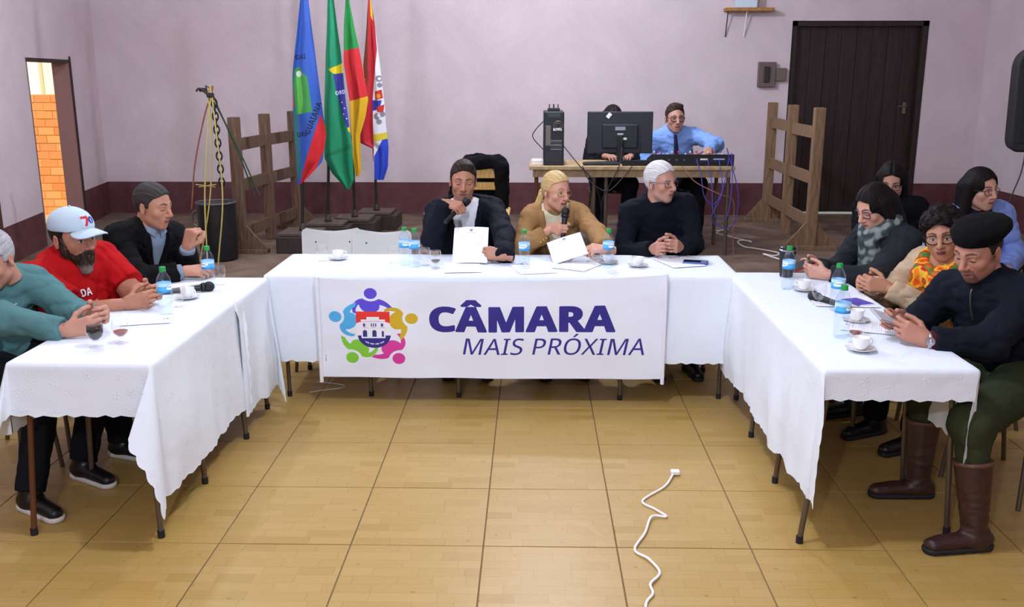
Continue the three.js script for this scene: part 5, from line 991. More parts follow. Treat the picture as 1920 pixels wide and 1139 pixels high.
const WEAR = {
  top(c, w, p) {                                       // shirt, sweater, T-shirt or jacket
    const e = w.e ?? 0.014, P = [...c.torso(e)];
    if (w.v) P.push({ k: 0.004, op: -1, lo: [c.N.x - 0.45, c.N.y - 0.7, c.N.z - 0.45], hi: [c.N.x + 0.45, c.N.y + 0.2, c.N.z + 0.45], d(x, y, z) {     // the front opening, cut from the trunk before the sleeves join
      const dx = x - c.N.x, dy = y - c.N.y, dz = z - c.N.z, a = dx * c.L.x + dy * c.L.y + dz * c.L.z, b = dx * c.U.x + dy * c.U.y + dz * c.U.z, q = dx * c.F.x + dy * c.F.y + dz * c.F.z;
      return q < 0 ? 1 : Math.abs(a) - w.v.w * clamp(1 + b / w.v.l, 0, 1.5) - (b < -w.v.l ? -0.01 : 0);
    } });
    const nTrunk = P.length, collarP = [];
    if (w.sleeve !== 'none') c.arms.forEach((a, i) => P.push(...c.armP(e * (w.se ?? 1), a, i, w.sleeve ?? -0.012)));
    if (w.collar) { const top = c.N.clone().addScaledVector(c.neckUp, w.collar); collarP.push(cap_(c.N.clone().addScaledVector(c.U, -0.04), top.clone().addScaledVector(c.neckUp, 0.03), 0.074 + (w.cr ?? 0), 0.062 + (w.cr ?? 0), { k: 0.02, clip: [[top, c.neckUp.clone().addScaledVector(c.F, w.tilt ?? 0.25).normalize()]] })); }
    P.push(...collarP);
    const wr = c.wr(e < 0.012 ? 0.0022 : (w.wr ?? 0.005) * 1.5, w.wf ?? 11);
    const g = meshField(P, 0.0085, wr, w.colorFn, p.floor ?? 0);
    const m = c.put(w.name ?? 'sweater', g, w.mat); c.topMesh = m; c.topSdf = evalSdf(P.slice(0, nTrunk).concat(collarP));
    if (w.lapel) {
      const { w: vw, l } = w.v;
      for (const s of [1, -1]) {
        const gg = lay(c.topSdf, c.N, c.L, c.U, c.F, (u, v) => { const inner = vw * (1 - v) + 0.002, wd = 0.062 * (v < 0.3 ? 0.45 + v * 1.85 : Math.max(0.05, 1 - (v - 0.3) / 0.7)) * (v > 0.26 && v < 0.31 ? 0.7 : 1); return [s * (inner + wd * u), -l * v * 0.98 + 0.012]; }, 8, 26, 0.013, 0.012);
        c.put('lapel', gg, w.mat, m);
      }
      
    }
    if (w.cuff) c.arms.forEach((a) => { const fw = a.w.clone().sub(a.E).normalize(), s0 = a.w.clone().addScaledVector(fw, (w.sleeve ?? -0.012) - 0.035), s1 = a.w.clone().addScaledVector(fw, (w.sleeve ?? -0.012) + 0.006); c.put('cuff', meshField([cap_(s0.clone().addScaledVector(fw, -0.03), s1.clone().addScaledVector(fw, 0.03), 0.042, 0.039, { clip: [[s1, fw], [s0, fw.clone().negate()]] })], 0.005, (x, y, z, f) => f + 0.001 * noise(x * 60, y * 60, z * 60)), w.cuff, m); });
  },
  patch(c, w) { c.put(w.name, lay(c.topSdf, c.N, c.L, c.U, c.F, (u, v) => [w.a + (u - 0.5) * w.w * (w.flip ?? 1), w.b + (0.5 - v) * w.h], 16, 12, w.off ?? 0.014, 0.003), w.mat, c.topMesh); },
  strip(c, w) { c.put(w.name, lay(c.topSdf, c.N, c.L, c.U, c.F, (u, v) => [(w.a ?? 0) + (u - 0.5) * (w.w0 + (w.w1 - w.w0) * v), w.b0 + (w.b1 - w.b0) * v, w.ex ?? 0], 6, 24, w.off ?? 0.008, 0.007), w.mat, c.topMesh); },
  collarFlaps(c, w) { for (const s of [1, -1]) c.put('collar', lay(c.topSdf, c.N, c.L, c.U, c.F, (u, v) => [s * (0.008 + 0.05 * u + 0.012 * v), 0.035 - 0.05 * v * (1 - u * 0.55) + 0.0 * u, 0.004], 8, 8, 0.007, 0.005), w.mat, c.topMesh); },
  pants(c, w, p) {
    const e = w.e ?? 0.016, P = [cap_(c.T(0.0, -0.02, 0.08), c.T(0.0, -0.02, -0.08), 0.105 * (p.g ?? 1) + e, 0.105 * (p.g ?? 1) + e, { k: 0.04 })];
    for (const l of c.legs) { const d = l.an.clone().sub(l.kn).normalize(), end = l.an.clone().addScaledVector(d, w.cut ?? 0.0); P.push(cap_(l.hj, l.kn, 0.08 * (p.g ?? 1) + e, 0.06 + e, { k: 0.04 }), cap_(l.kn, end.clone().addScaledVector(d, 0.03), 0.055 + e, (w.cut ? 0.022 : 0.045) + e, { k: 0.04, clip: [[end, d]] })); }
    c.put('trousers', meshField(P, 0.011, c.wr(0.005, 10)), w.mat);
  },
  shoes(c, w, p) {
    for (const l of c.legs) {
      const fd = l.fd.clone().setY(0).normalize(), up = V(0, 1, 0), lu = l.kn.clone().sub(l.an).normalize(), fl = p.floor ?? 0, heel = l.an.clone().addScaledVector(fd, -0.03).setY(fl + 0.045), toe = l.an.clone().addScaledVector(fd, 0.18).setY(fl + 0.034), low = V(0, fl + (w.sole ? 0.022 : 0.012), 0);
      const P = [cap_(heel, toe, 0.044, 0.034, { q: 0.85, f: up, k: 0.02, clip: [[low, V(0, -1, 0)]] }), cap_(heel.clone().addScaledVector(fd, 0.03), l.an.clone().addScaledVector(w.boot ? lu : up, w.boot ?? 0.015), 0.045, 0.045 + (w.boot ? 0.027 : 0), { k: 0.03, clip: [[low, V(0, -1, 0)], ...(w.boot ? [[l.an.clone().addScaledVector(lu, w.boot), lu]] : [])] })];
      const m = c.put(w.boot ? 'boot' : 'shoe', meshField(P, 0.006, w.boot ? (x, y, z, f) => f + 0.004 * noise(x * 22, y * 60, z * 22) * (y < 0.25 ? 1 : 0.3) : null), w.mat);
      const sp = meshField([cap_(heel.clone().setY(fl + 0.02), toe.clone().setY(fl + 0.02), 0.048, 0.039, { clip: [[V(0, fl + 0.024, 0), up], [V(0, fl, 0), V(0, -1, 0)]] })], 0.006); c.put('sole', sp, w.sole ?? M.rubber, m);
      if (w.boot) c.put('boot_rim', meshField([cap_(l.an.clone().addScaledVector(lu, w.boot - 0.03), l.an.clone().addScaledVector(lu, w.boot + 0.02), 0.0745, 0.0745, { clip: [[l.an.clone().addScaledVector(lu, w.boot + 0.004), lu], [l.an.clone().addScaledVector(lu, w.boot - 0.012), lu.clone().negate()]] })], 0.005), w.rim, m);
    }
  },
  glasses(c, w) {
    const r = w.r ?? 0.023, y = -0.003, fr = [], le = [];
    for (const s of [1, -1]) {
      const ring = []; for (let i = 0; i < 24; i++) { const a = i / 24 * 6.283, ca = Math.cos(a), sa = Math.sin(a), sq = w.square ? Math.pow(Math.abs(ca) ** 4 + Math.abs(sa) ** 4, -0.25) : 1; ring.push(V(s * 0.0335 + ca * r * sq * 1.06, y + sa * r * 0.82 * sq, 0.094 - Math.abs(s * 0.0335 + ca * r) * 0.16)); }
      fr.push(tube(ring, w.t ?? 0.0022, 48, 6, true)); fr.push(tube([[s * (0.0335 + r), y + 0.008, 0.086], [s * 0.079, y + 0.008, 0.05], [s * 0.084, y + 0.004, -0.005], [s * 0.082, y - 0.015, -0.025]], 0.0019, 20, 6));
      const lg = new THREE.CircleGeometry(r, 24).scale(1.04, 0.8, 1).rotateY(s * 0.16).translate(s * 0.0335, y, 0.094 - 0.0335 * 0.16); le.push(lg);
    }
    fr.push(tube([[-0.011, y + 0.004, 0.093], [0, y + 0.008, 0.097], [0.011, y + 0.004, 0.093]], 0.0018, 10, 6));
    const m = c.put('glasses', fr.map((g) => g.applyMatrix4(c.HM)), w.mat); c.put('lens', le.map((g) => g.applyMatrix4(c.HM)), M.lens, m);
  },
  local(c, w) { const m = c.put(w.name, w.geo.map((g) => g.applyMatrix4(c.HM)), w.mat); for (const s of w.sub ?? []) c.put(s.name, s.geo.map((g) => g.applyMatrix4(c.HM)), s.mat, m); },
  world(c, w) { const m = c.put(w.name, w.geo(c), w.mat); for (const s of w.sub ?? []) c.put(s.name, s.geo(c), s.mat, m); },
};
M.lens = phys(0xffffff, 0.02, { transmission: 1, thickness: 0, ior: 1.5 });
// both hands folded around the point at; F is the forward direction of the forearms
function clasp(at, fwd, up = [0, 1, 0], d = 0.026) {
  const F = V(...fwd).normalize(), U = V(...up), L = U.clone().cross(F).normalize(), A = V(...at);
  const mk = (s) => ({ at: A.clone().addScaledVector(L, s * d).addScaledVector(U, s * 0.009).toArray(), f: F.clone().addScaledVector(L, -s * 0.25).addScaledVector(U, 0.2).toArray(), b: L.clone().multiplyScalar(s).addScaledVector(F, 0.25).toArray(), pose: 'clasp', anchor: 'clasp' });
  return { L: mk(1), R: mk(-1) };
}
// ---------------------------------------------------------------- the people, from the left table round to the right
const mk = (hex, rough = 0.9, o) => cloth(hex, rough, o);
const mDarkTrousers = mk(0x14151a), mBlackShoe = std(0x0f0f10, 0.4), mWhiteSole = std(0xd9d8d2, 0.6);
const print = (w, h, draw) => { const tx = canvasTex(w, h, draw); tx.wrapS = tx.wrapT = THREE.ClampToEdgeWrapping; return std(0xffffff, 0.8, { map: tx }); };
const alphaPrint = (hex, w, h, draw) => { const tx = canvasTex(w, h, (c, W, H) => { c.fillStyle = '#000'; c.fillRect(0, 0, W, H); c.fillStyle = '#fff'; c.strokeStyle = '#fff'; draw(c, W, H); }, false); tx.wrapS = tx.wrapT = THREE.ClampToEdgeWrapping; return std(hex, 0.8, { alphaMap: tx, transparent: true }); };
const lap = (x, y, z, f, b) => ({ at: [x, y, z], f, b, pose: 'relaxed' });

// 1 man in teal hoodie, at the left edge
{
  const teal = mk(0x557f80), cl = clasp([-1.845, 0.80, -3.78], [0.95, 0, 0.12], [0, 1, 0], 0.036);
  person({ label: 'grey-haired man in teal hoodie, hands on the left table, at the left edge', head: [-2.33, 1.035, -3.9], hy: -6, hp: 24, hr: 4, nk: 0.11, drop: 0.03, neckBack: 0.09, hip: [-2.48, 0.545, -4.04], yaw: 46, sw: 0.19, g: 1.1, chest: 1.12, arm: 1.15, ...cl,
    face: { skin: 0xc08a72, hair: 0x8f8f92, streak: 0xb8b8ba, style: 'short', th: 0.014, brow: 0x77706a, eyes: 'down', w: 1.03 }, legs: [{ kw: [-2.0, 0.5, -4.1], aw: [-2.06, 0.085, -3.95], fd: [0.8, 0, 0.5] }, { kw: [-2.1, 0.5, -3.78], aw: [-2.13, 0.085, -3.62], fd: [0.75, 0, 0.5] }],
    wear: [{ kind: 'top', name: 'hoodie', mat: teal, e: 0.018, collar: 0.03, cr: 0.01, wr: 0.006 }, { kind: 'patch', name: 'chest_print', a: 0.05, b: -0.08, w: 0.07, h: 0.06, mat: alphaPrint(0xdfe9e8, 128, 110, (c) => { c.lineWidth = 7; c.beginPath(); c.moveTo(10, 80); c.quadraticCurveTo(50, 50, 70, 60); c.quadraticCurveTo(90, 30, 120, 35); c.stroke(); c.beginPath(); c.moveTo(40, 95); c.lineTo(100, 70); c.stroke(); c.beginPath(); c.arc(60, 22, 10, 0, 7); c.fill(); }) },
      { kind: 'strip', name: 'zipper', w0: 0.008, w1: 0.008, b0: 0.0, b1: -0.3, off: 0.014, mat: std(0x2f5f60, 0.5) }, { kind: 'pants', mat: mDarkTrousers }, { kind: 'shoes', mat: mBlackShoe, sole: mWhiteSole }] });
  seatFor('the man in the teal hoodie', -2.5, -4.04, R(52));
}
// 2 man in red T-shirt and cap
{
  const red = mk(0xb01216, 0.9), cl = clasp([-1.80, 0.795, -4.25], [0.93, 0, 0.25]);
  const capM = cloth(0xbcd0dc, 0.85);
  const capShell = meshField([ellip([0, 0.05, -0.01], [0.089, 0.084, 0.108])], 0.0045, (x, y, z, f) => Math.max(f, 0.036 - y + z * 0.06) + 0.0006 * noise(x * 40, y * 40, z * 40));
  const brim = meshField([ellip([0, 0.0, 0.1], [0.078, 0.3, 0.076])], 0.004, (x, y, z, f) => Math.max(f, Math.abs(y - (0.05 - 4.5 * x * x - 0.12 * Math.max(0, z - 0.09))) - 0.0035, 0.06 - z));
  const logo = canvasTex(128, 128, (c) => { c.fillStyle = '#bcd0dc'; c.fillRect(0, 0, 128, 128); c.fillStyle = '#c8202c'; c.fillRect(8, 24, 62, 20); c.beginPath(); c.moveTo(70, 44); c.lineTo(40, 110); c.lineTo(18, 110); c.lineTo(48, 40); c.fill(); c.fillStyle = '#28339a'; c.beginPath(); c.arc(92, 66, 30, 0, 7); c.fill(); c.fillStyle = '#bcd0dc'; c.fillRect(86, 52, 10, 34); });
  logo.wrapS = logo.wrapT = THREE.ClampToEdgeWrapping;
  const lg = new THREE.PlaneGeometry(0.075, 0.06, 12, 10), lp = lg.attributes.position;
  for (let i = 0; i < lp.count; i++) { const x = lp.getX(i) + 0.012, y = lp.getY(i) + 0.085; const k = 1 - (x / 0.0905) ** 2 - ((y - 0.05) / 0.0855) ** 2; lp.setXYZ(i, x, y, -0.01 + 0.1095 * Math.sqrt(Math.max(0.05, k))); } lg.computeVertexNormals();
  const beardG = meshField([cap_([0, -0.085, 0.05], [0, -0.135, 0.066], 0.036, 0.022, { k: 0.02 }), cap_([0.045, -0.05, 0.02], [0.012, -0.1, 0.062], 0.025, 0.022, { k: 0.02 }), cap_([-0.045, -0.05, 0.02], [-0.012, -0.1, 0.062], 0.025, 0.022, { k: 0.02 }), cap_([0.064, 0.0, 0.008], [0.052, -0.06, 0.02], 0.012, 0.02, { k: 0.02 }), cap_([-0.064, 0.0, 0.008], [-0.052, -0.06, 0.02], 0.012, 0.02, { k: 0.02 }), cap_([-0.026, -0.066, 0.078], [0, -0.053, 0.092], 0.006, 0.008, { k: 0.01 }), cap_([0.026, -0.066, 0.078], [0, -0.053, 0.092], 0.006, 0.008, { k: 0.01 }),
    { ...ellip([0, -0.07, 0.095], [0.021, 0.008, 0.02], { k: 0.006 }), op: -1 }], 0.0036, (x, y, z, f) => f + 0.004 * noise(x * 130, y * 60, z * 130) - 0.007, (() => { const a = C(0x2a1c14), b = C(0x8d8478), t = new THREE.Color(); return (x, y, z) => t.copy(a).lerp(b, clamp(sstep(-0.1, -0.14, y) * 0.9 + 0.4 * noise(x * 200, y * 50, z * 200), 0, 1)); })());
  person({ label: 'bearded man in a red T-shirt and pale cap with folded hands', head: [-2.213, 1.05, -4.4], hy: 66, hp: 5, hr: 2, hs: 1.08, nk: 0.12, drop: 0.035, hip: [-2.34, 0.545, -4.48], yaw: 68, sw: 0.205, g: 1.28, chest: 1.25, belly: 0.05, arm: 1.25, bare: true, neckR: 0.064, ...cl,
    face: { skin: 0xb87e62, hair: 0x241a14, brow: 0x2a1d15, style: 'short', th: 0.008, nape: -0.06, jaw: 1.1, w: 1.05, eyes: 'open' },
    wear: [{ kind: 'top', name: 't_shirt', mat: red, e: 0.016, sleeve: 'short', collar: 0.012, cr: 0.008, wr: 0.006 }, { kind: 'patch', name: 'chest_print', a: -0.04, b: -0.1, w: 0.19, h: 0.05, mat: alphaPrint(0xf0eaea, 256, 64, (c) => { c.font = 'bold 62px sans-serif'; c.fillText('XADA', 20, 54); }) },
      { kind: 'local', name: 'cap', geo: [capShell], mat: capM, sub: [{ name: 'brim', geo: [brim], mat: capM }, { name: 'button', geo: [new THREE.SphereGeometry(0.006, 12, 8).translate(0, 0.135, -0.01)], mat: capM }, { name: 'emblem', geo: [lg], mat: std(0xffffff, 0.8, { map: logo }) }] },
      { kind: 'local', name: 'beard', geo: [beardG], mat: mHairV }, { kind: 'pants', mat: mDarkTrousers }, { kind: 'shoes', mat: mBlackShoe, sole: mWhiteSole }] });
  seatFor('the man in the red T-shirt', -2.38, -4.5, R(68));
}
// 3 man in black suit
{
  const suit = mk(0x09090b, 0.85), shirt = mk(0x8394a6, 0.85);
  person({ label: 'man in a black suit and blue-grey shirt raising one hand at the left table', head: [-2.056, 1.12, -5.0], hy: 76, hp: 10, hip: [-2.28, 0.545, -5.06], yaw: 62, sw: 0.19, g: 1.12, chest: 1.12, arm: 1.1,
    L: { at: [-1.875, 0.9, -4.96], f: [0.35, 0.9, 0.1], b: [-0.35, 0.1, 0.9], pose: 'fist', el: [0.2, -1, 0.1] }, R: { at: [-1.87, 0.785, -4.86], f: [0.95, 0.05, -0.1], b: [0, 0.8, 0.6], pose: 'hold', el: [-0.3, -0.8, 0.8] },
    face: { skin: 0xb98469, hair: 0x1a1614, streak: 0x4a4644, brow: 0x1c1512, style: 'short', th: 0.009, recede: 0.006, eyes: 'down', w: 1.02 },
    wear: [{ kind: 'top', name: 'shirt', mat: shirt, e: 0.008, collar: 0.03, sleeve: -0.002 }, { kind: 'collarFlaps', mat: shirt }, { kind: 'top', name: 'suit_jacket', mat: suit, e: 0.024, sleeve: -0.025, v: { w: 0.06, l: 0.26 }, lapel: true, wr: 0.005 }, { kind: 'pants', mat: mDarkTrousers }, { kind: 'shoes', mat: mBlackShoe }] });
  seatFor('the man in the black suit', -2.32, -5.07, R(62));
}
// 4 man with microphone and document
{
  const nav = mk(0x10131f, 0.8), shirt = mk(0xe6e8ee, 0.8), Md = [0.5, 0.45, -0.74], mh = [-0.405, 1.06, -5.665];
  const ctr = [0, 1, 2].map((i) => mh[i] - 0.112 / 0.998 * Md[i]);
  mic('black microphone held to the mouth by the man in the navy blazer', ctr, Md);
  sheet('document', 'printed page with a small crest held by the man in the navy blazer', [-0.365, 0.835, -5.42], [1, 0.02, 0.02], [0.02, 0.62, -0.78], 0.205, 0.27, 0.012);
  person({ label: 'man in a navy blazer reading a page and speaking into a microphone', head: [-0.433, 1.172, -5.82], nk: 0.16, drop: 0.04, hy: 6, hp: 9, hr: -3, hip: [-0.41, 0.545, -6.02], yaw: 2, sw: 0.188, g: 1.05, chest: 1.08, arm: 0.98,
    R: { at: ctr.map((v, i) => v + 0.02 * Md[i]), f: [0.85, -0.1, 0.5], b: [-0.15, 0.88, 0.43], pose: 'grip', anchor: 'grip', el: [-0.3, -1, 0.3] }, L: { at: [-0.29, 0.80, -5.40], f: [-0.85, 0.15, 0.0], b: [0.1, 0.45, 0.85], pose: 'pinch', anchor: 'pinch', el: [1, -0.6, 0.2] },
    face: { skin: 0xb27d63, hair: 0x221a16, streak: 0x3a302a, brow: 0x1d1512, style: 'short', th: 0.012, recede: 0.01, quiff: true, eyes: 'down', mouth: 0.001 },
    wear: [{ kind: 'top', name: 'shirt', mat: shirt, e: 0.008, collar: 0.02, sleeve: -0.06, tilt: 0.5 }, { kind: 'strip', name: 'grey_panel', a: -0.03, w0: 0.02, w1: 0.06, b0: -0.06, b1: -0.3, off: 0.006, mat: mk(0x8f8d8a) }, { kind: 'top', name: 'blazer', mat: nav, e: 0.024, sleeve: 0.018, v: { w: 0.085, l: 0.36 }, lapel: true, collar: 0.02, cr: 0.008, tilt: -0.6, wr: 0.005 }, { kind: 'pants', mat: mDarkTrousers }, { kind: 'shoes', mat: mBlackShoe }] });
  seatFor('the man in the navy blazer', -0.41, -6.05, 0.03, 0, true);
}
// 5 woman with microphone
{
  const tan = mk(0xa07c50, 0.85), knit = mk(0xd9d6b8, 0.9), Md = [0.1, 0.96, -0.25], mh = [0.2, 1.0, -5.655], ctr = [0, 1, 2].map((i) => mh[i] - 0.112 * Md[i]);
  mic('black microphone held upright by the blond woman', ctr, Md);
  sheet('document', 'printed page held low by the blond woman', [0.205, 0.815, -5.44], [0.93, 0.3, -0.05], [-0.1, 0.5, -0.86], 0.21, 0.2, 0.006);
  person({ label: 'blond woman with ponytail in a tan blazer speaking into a microphone', head: [0.146, 1.108, -5.83], hy: 40, hp: 6, hr: -3, hs: 0.96, nk: 0.12, hip: [0.14, 0.545, -6.02], yaw: 6, sw: 0.162, g: 0.97, chest: 0.97, arm: 0.84, neckR: 0.05,
    R: { at: ctr.map((v, i) => v + 0.0 * Md[i]), f: [0.5, 0.02, 0.85], b: [-0.85, 0.1, 0.5], pose: 'grip', anchor: 'grip', el: [-1, -0.9, 0.1] }, L: { at: [0.30, 0.795, -5.42], f: [-0.8, 0.1, 0.1], b: [0.2, 0.85, 0.5], pose: 'pinch', anchor: 'pinch', el: [1, -0.6, 0.2] },
    face: { skin: 0xd09a80, hair: 0xb0905a, streak: 0xd9c08a, brow: 0x8a6a48, style: 'tail', female: true, lip: 0xb4625c, eyes: 'open', mouth: 0.002, jaw: 0.95 }, hand: 0.92,
    wear: [{ kind: 'top', name: 'knit_top', mat: knit, e: 0.008, collar: 0.025, sleeve: -0.08 }, { kind: 'top', name: 'blazer', mat: tan, e: 0.022, sleeve: -0.05, v: { w: 0.078, l: 0.4 }, lapel: true, collar: 0.012, cr: 0.008, tilt: -0.6, wr: 0.005 },
      { kind: 'glasses', mat: M.gold, r: 0.024, t: 0.0015 }, { kind: 'world', name: 'cuff_button', mat: M.gold, geo: (c) => { const a = c.arms[1], fw = a.w.clone().sub(a.E).normalize(); return [0.06, 0.082, 0.104].map((d) => new THREE.SphereGeometry(0.0075, 12, 8).translate(...a.w.clone().addScaledVector(fw, -d).add(V(0.012, -0.018, 0.052)).toArray())); } }, { kind: 'pants', mat: mk(0x2c2620) }, { kind: 'shoes', mat: mBlackShoe }] });
  seatFor('the blond woman with the microphone', 0.14, -6.05, 0.1, 0, true);
}
// 6 white-haired man
{
  const nv = mk(0x11141f, 0.9), cl = clasp([0.80, 0.81, -5.5], [-0.1, 0, 1]);
  person({ label: 'white-haired man with glasses in a dark navy sweater, hands folded', head: [0.794, 1.165, -5.82], nk: 0.125, hy: 42, hp: 2, hip: [0.83, 0.545, -6.02], yaw: 6, sw: 0.188, g: 1.08, chest: 1.08, arm: 1.0, ...cl,
    face: { skin: 0xbd8a74, hair: 0xb9b9b6, streak: 0xdedede, brow: 0xa09a94, style: 'short', th: 0.014, recede: 0.004, beard: 0xb0a49c, beardAmt: 0.35, eyes: 'open', nose: 1.1 },
    wear: [{ kind: 'top', name: 'sweater', mat: nv, e: 0.02, collar: 0.06, cr: 0.004, wr: 0.005 }, { kind: 'glasses', mat: std(0x6b5f70, 0.3, { metalness: 0.6 }), r: 0.025, t: 0.0016, square: true }, { kind: 'pants', mat: mDarkTrousers }, { kind: 'shoes', mat: mBlackShoe }] });
  seatFor('the white-haired man', 0.83, -6.05, 0.1, 0, true);
}
// 7 and 8 the two behind the desk
{
  person({ label: 'dark-haired woman mostly hidden behind the computer monitor', head: [0.70, 1.43, -8.38], hy: 8, hp: 22, hs: 0.97, hip: [0.71, 0.9, -8.55], yaw: 0, floor: STAGE, sw: 0.165, neckR: 0.048, hand: 0.92,
    L: { at: [0.85, 1.125, -8.22], f: [-0.4, 0, 0.9], b: [0, 1, 0.1], pose: 'relaxed' }, R: { at: [0.63, 1.125, -8.22], f: [0.5, 0.05, 0.85], b: [0, 0.95, 0.3], pose: 'relaxed' },
    face: { skin: 0xc6937c, hair: 0x120e0d, streak: 0x2a2220, brow: 0x17110f, style: 'long', len: 0.16, female: true, eyes: 'down' },
    wear: [{ kind: 'top', name: 'sweater', mat: mk(0x15161c), e: 0.016, collar: 0.02 }, { kind: 'pants', mat: mDarkTrousers }, { kind: 'shoes', mat: mBlackShoe }] });
  seatFor('the woman behind the monitor', 0.71, -8.58, 0, STAGE);
  const blue = mk(0x7fa2de, 0.8);
  person({ label: 'man with dark glasses in a light blue shirt and dark tie at the mixer', head: [1.236, 1.45, -8.32], hy: 8, hp: 3, hip: [1.26, 0.9, -8.5], yaw: 6, floor: STAGE, sw: 0.195, g: 1.05, arm: 1.1, chest: 1.08,
    L: { at: [1.48, 1.2, -7.98], f: [-0.3, -0.3, 0.9], b: [0.2, 0.9, 0.3], pose: 'relaxed', el: [1, -0.1, -0.1] }, R: { at: [1.12, 1.13, -8.12], f: [0.3, -0.05, 0.9], b: [0, 1, 0.1], pose: 'relaxed' },
    face: { skin: 0xb98771, hair: 0x2b1f1a, streak: 0x40302a, brow: 0x241a16, style: 'short', th: 0.011, recede: 0.008, quiff: true, eyes: 'open' },
    wear: [{ kind: 'top', name: 'shirt', mat: blue, e: 0.018, collar: 0.03, wr: 0.006 }, { kind: 'collarFlaps', mat: blue }, { kind: 'strip', name: 'tie', w0: 0.028, w1: 0.06, b0: 0.01, b1: -0.3, off: 0.014, mat: mk(0x1c2748, 0.6) }, { kind: 'glasses', mat: std(0x15110f, 0.35), r: 0.024, t: 0.003, square: true }, { kind: 'pants', mat: mDarkTrousers }, { kind: 'shoes', mat: mBlackShoe }] });
  seatFor('the man at the mixer', 1.26, -8.53, 0.1, STAGE);
}
// 9 dark-haired woman with phone
{
  const gr = mk(0x282b30, 0.92), ph = thing('phone', 'smartphone in a red case held by the dark-haired woman', 'phone', [1.475, 0.80, -5.04]);
  ph.rotation.set(0.25, 0.25, 0.35); obj('case', bx(0.13, 0.011, 0.07, 0, 0, 0, 0.005), std(0xa31826, 0.4), ph); obj('screen', bx(0.12, 0.002, 0.062, 0, 0.0056, 0, 0.0009), phys(0x12141a, 0.08), ph);
  person({ label: 'woman with long dark hair and glasses looking down at a red phone', head: [1.838, 1.118, -5.05], hy: -68, hp: 26, hs: 0.97, hip: [2.1, 0.545, -5.12], yaw: -70, sw: 0.172, g: 1.05, arm: 1.05, neckR: 0.05, neckBack: 0.075, hand: 0.92,
    L: { at: [1.5, 0.80, -4.995], f: [-0.75, 0.1, -0.35], b: [0.2, -0.2, 0.95], pose: 'hold', anchor: 'hold' }, R: { at: [1.51, 0.80, -5.08], f: [-0.85, 0.1, 0.25], b: [0.1, -0.3, -0.95], pose: 'hold', anchor: 'hold' },
    face: { skin: 0xcf9c86, hair: 0x0d0a0a, streak: 0x1c1614, brow: 0x15100e, style: 'long', len: 0.24, fwd: -0.03, female: true, eyes: 'down', lip: 0xb06a5e },
    wear: [{ kind: 'top', name: 'cardigan', mat: gr, e: 0.022, collar: 0.02, wr: 0.006 }, { kind: 'glasses', mat: std(0x1d1714, 0.4), r: 0.023, t: 0.0024, square: true },
      { kind: 'world', name: 'scarf', mat: mTint, geo: (c) => { const N = c.N, P = []; for (let i = 0; i < 12; i++) { const a = i / 12 * 6.283, b = (i + 1) / 12 * 6.283, q = (t) => N.clone().addScaledVector(c.L, Math.sin(t) * 0.085).addScaledVector(c.F, Math.cos(t) * 0.085 + 0.01).addScaledVector(c.U, 0.035 - 0.02 * Math.cos(t)); P.push(cap_(q(a), q(b), 0.034, 0.034, { k: 0.02 })); } P.push(cap_(c.T(0.95, 0.11, 0.03), c.T(0.45, 0.18, 0.05), 0.038, 0.045, { k: 0.03 }), cap_(c.T(0.95, 0.11, -0.03), c.T(0.55, 0.18, -0.03), 0.036, 0.04, { k: 0.03 })); const a = C(0x3d4a4c), b = C(0x87908c), t = new THREE.Color(); return meshField(P, 0.006, (x, y, z, f) => f + 0.009 * noise(x * 30, y * 18, z * 30) + 0.004 * noise(x * 70, y * 40, z * 70), (x, y, z) => t.copy(a).lerp(b, sstep(-0.1, 0.35, noise(x * 26, y * 26, z * 26)))); } }, { kind: 'pants', mat: mDarkTrousers }, { kind: 'shoes', mat: mBlackShoe }] });
  seatFor('the woman with the red phone', 2.13, -5.13, R(-70));
}
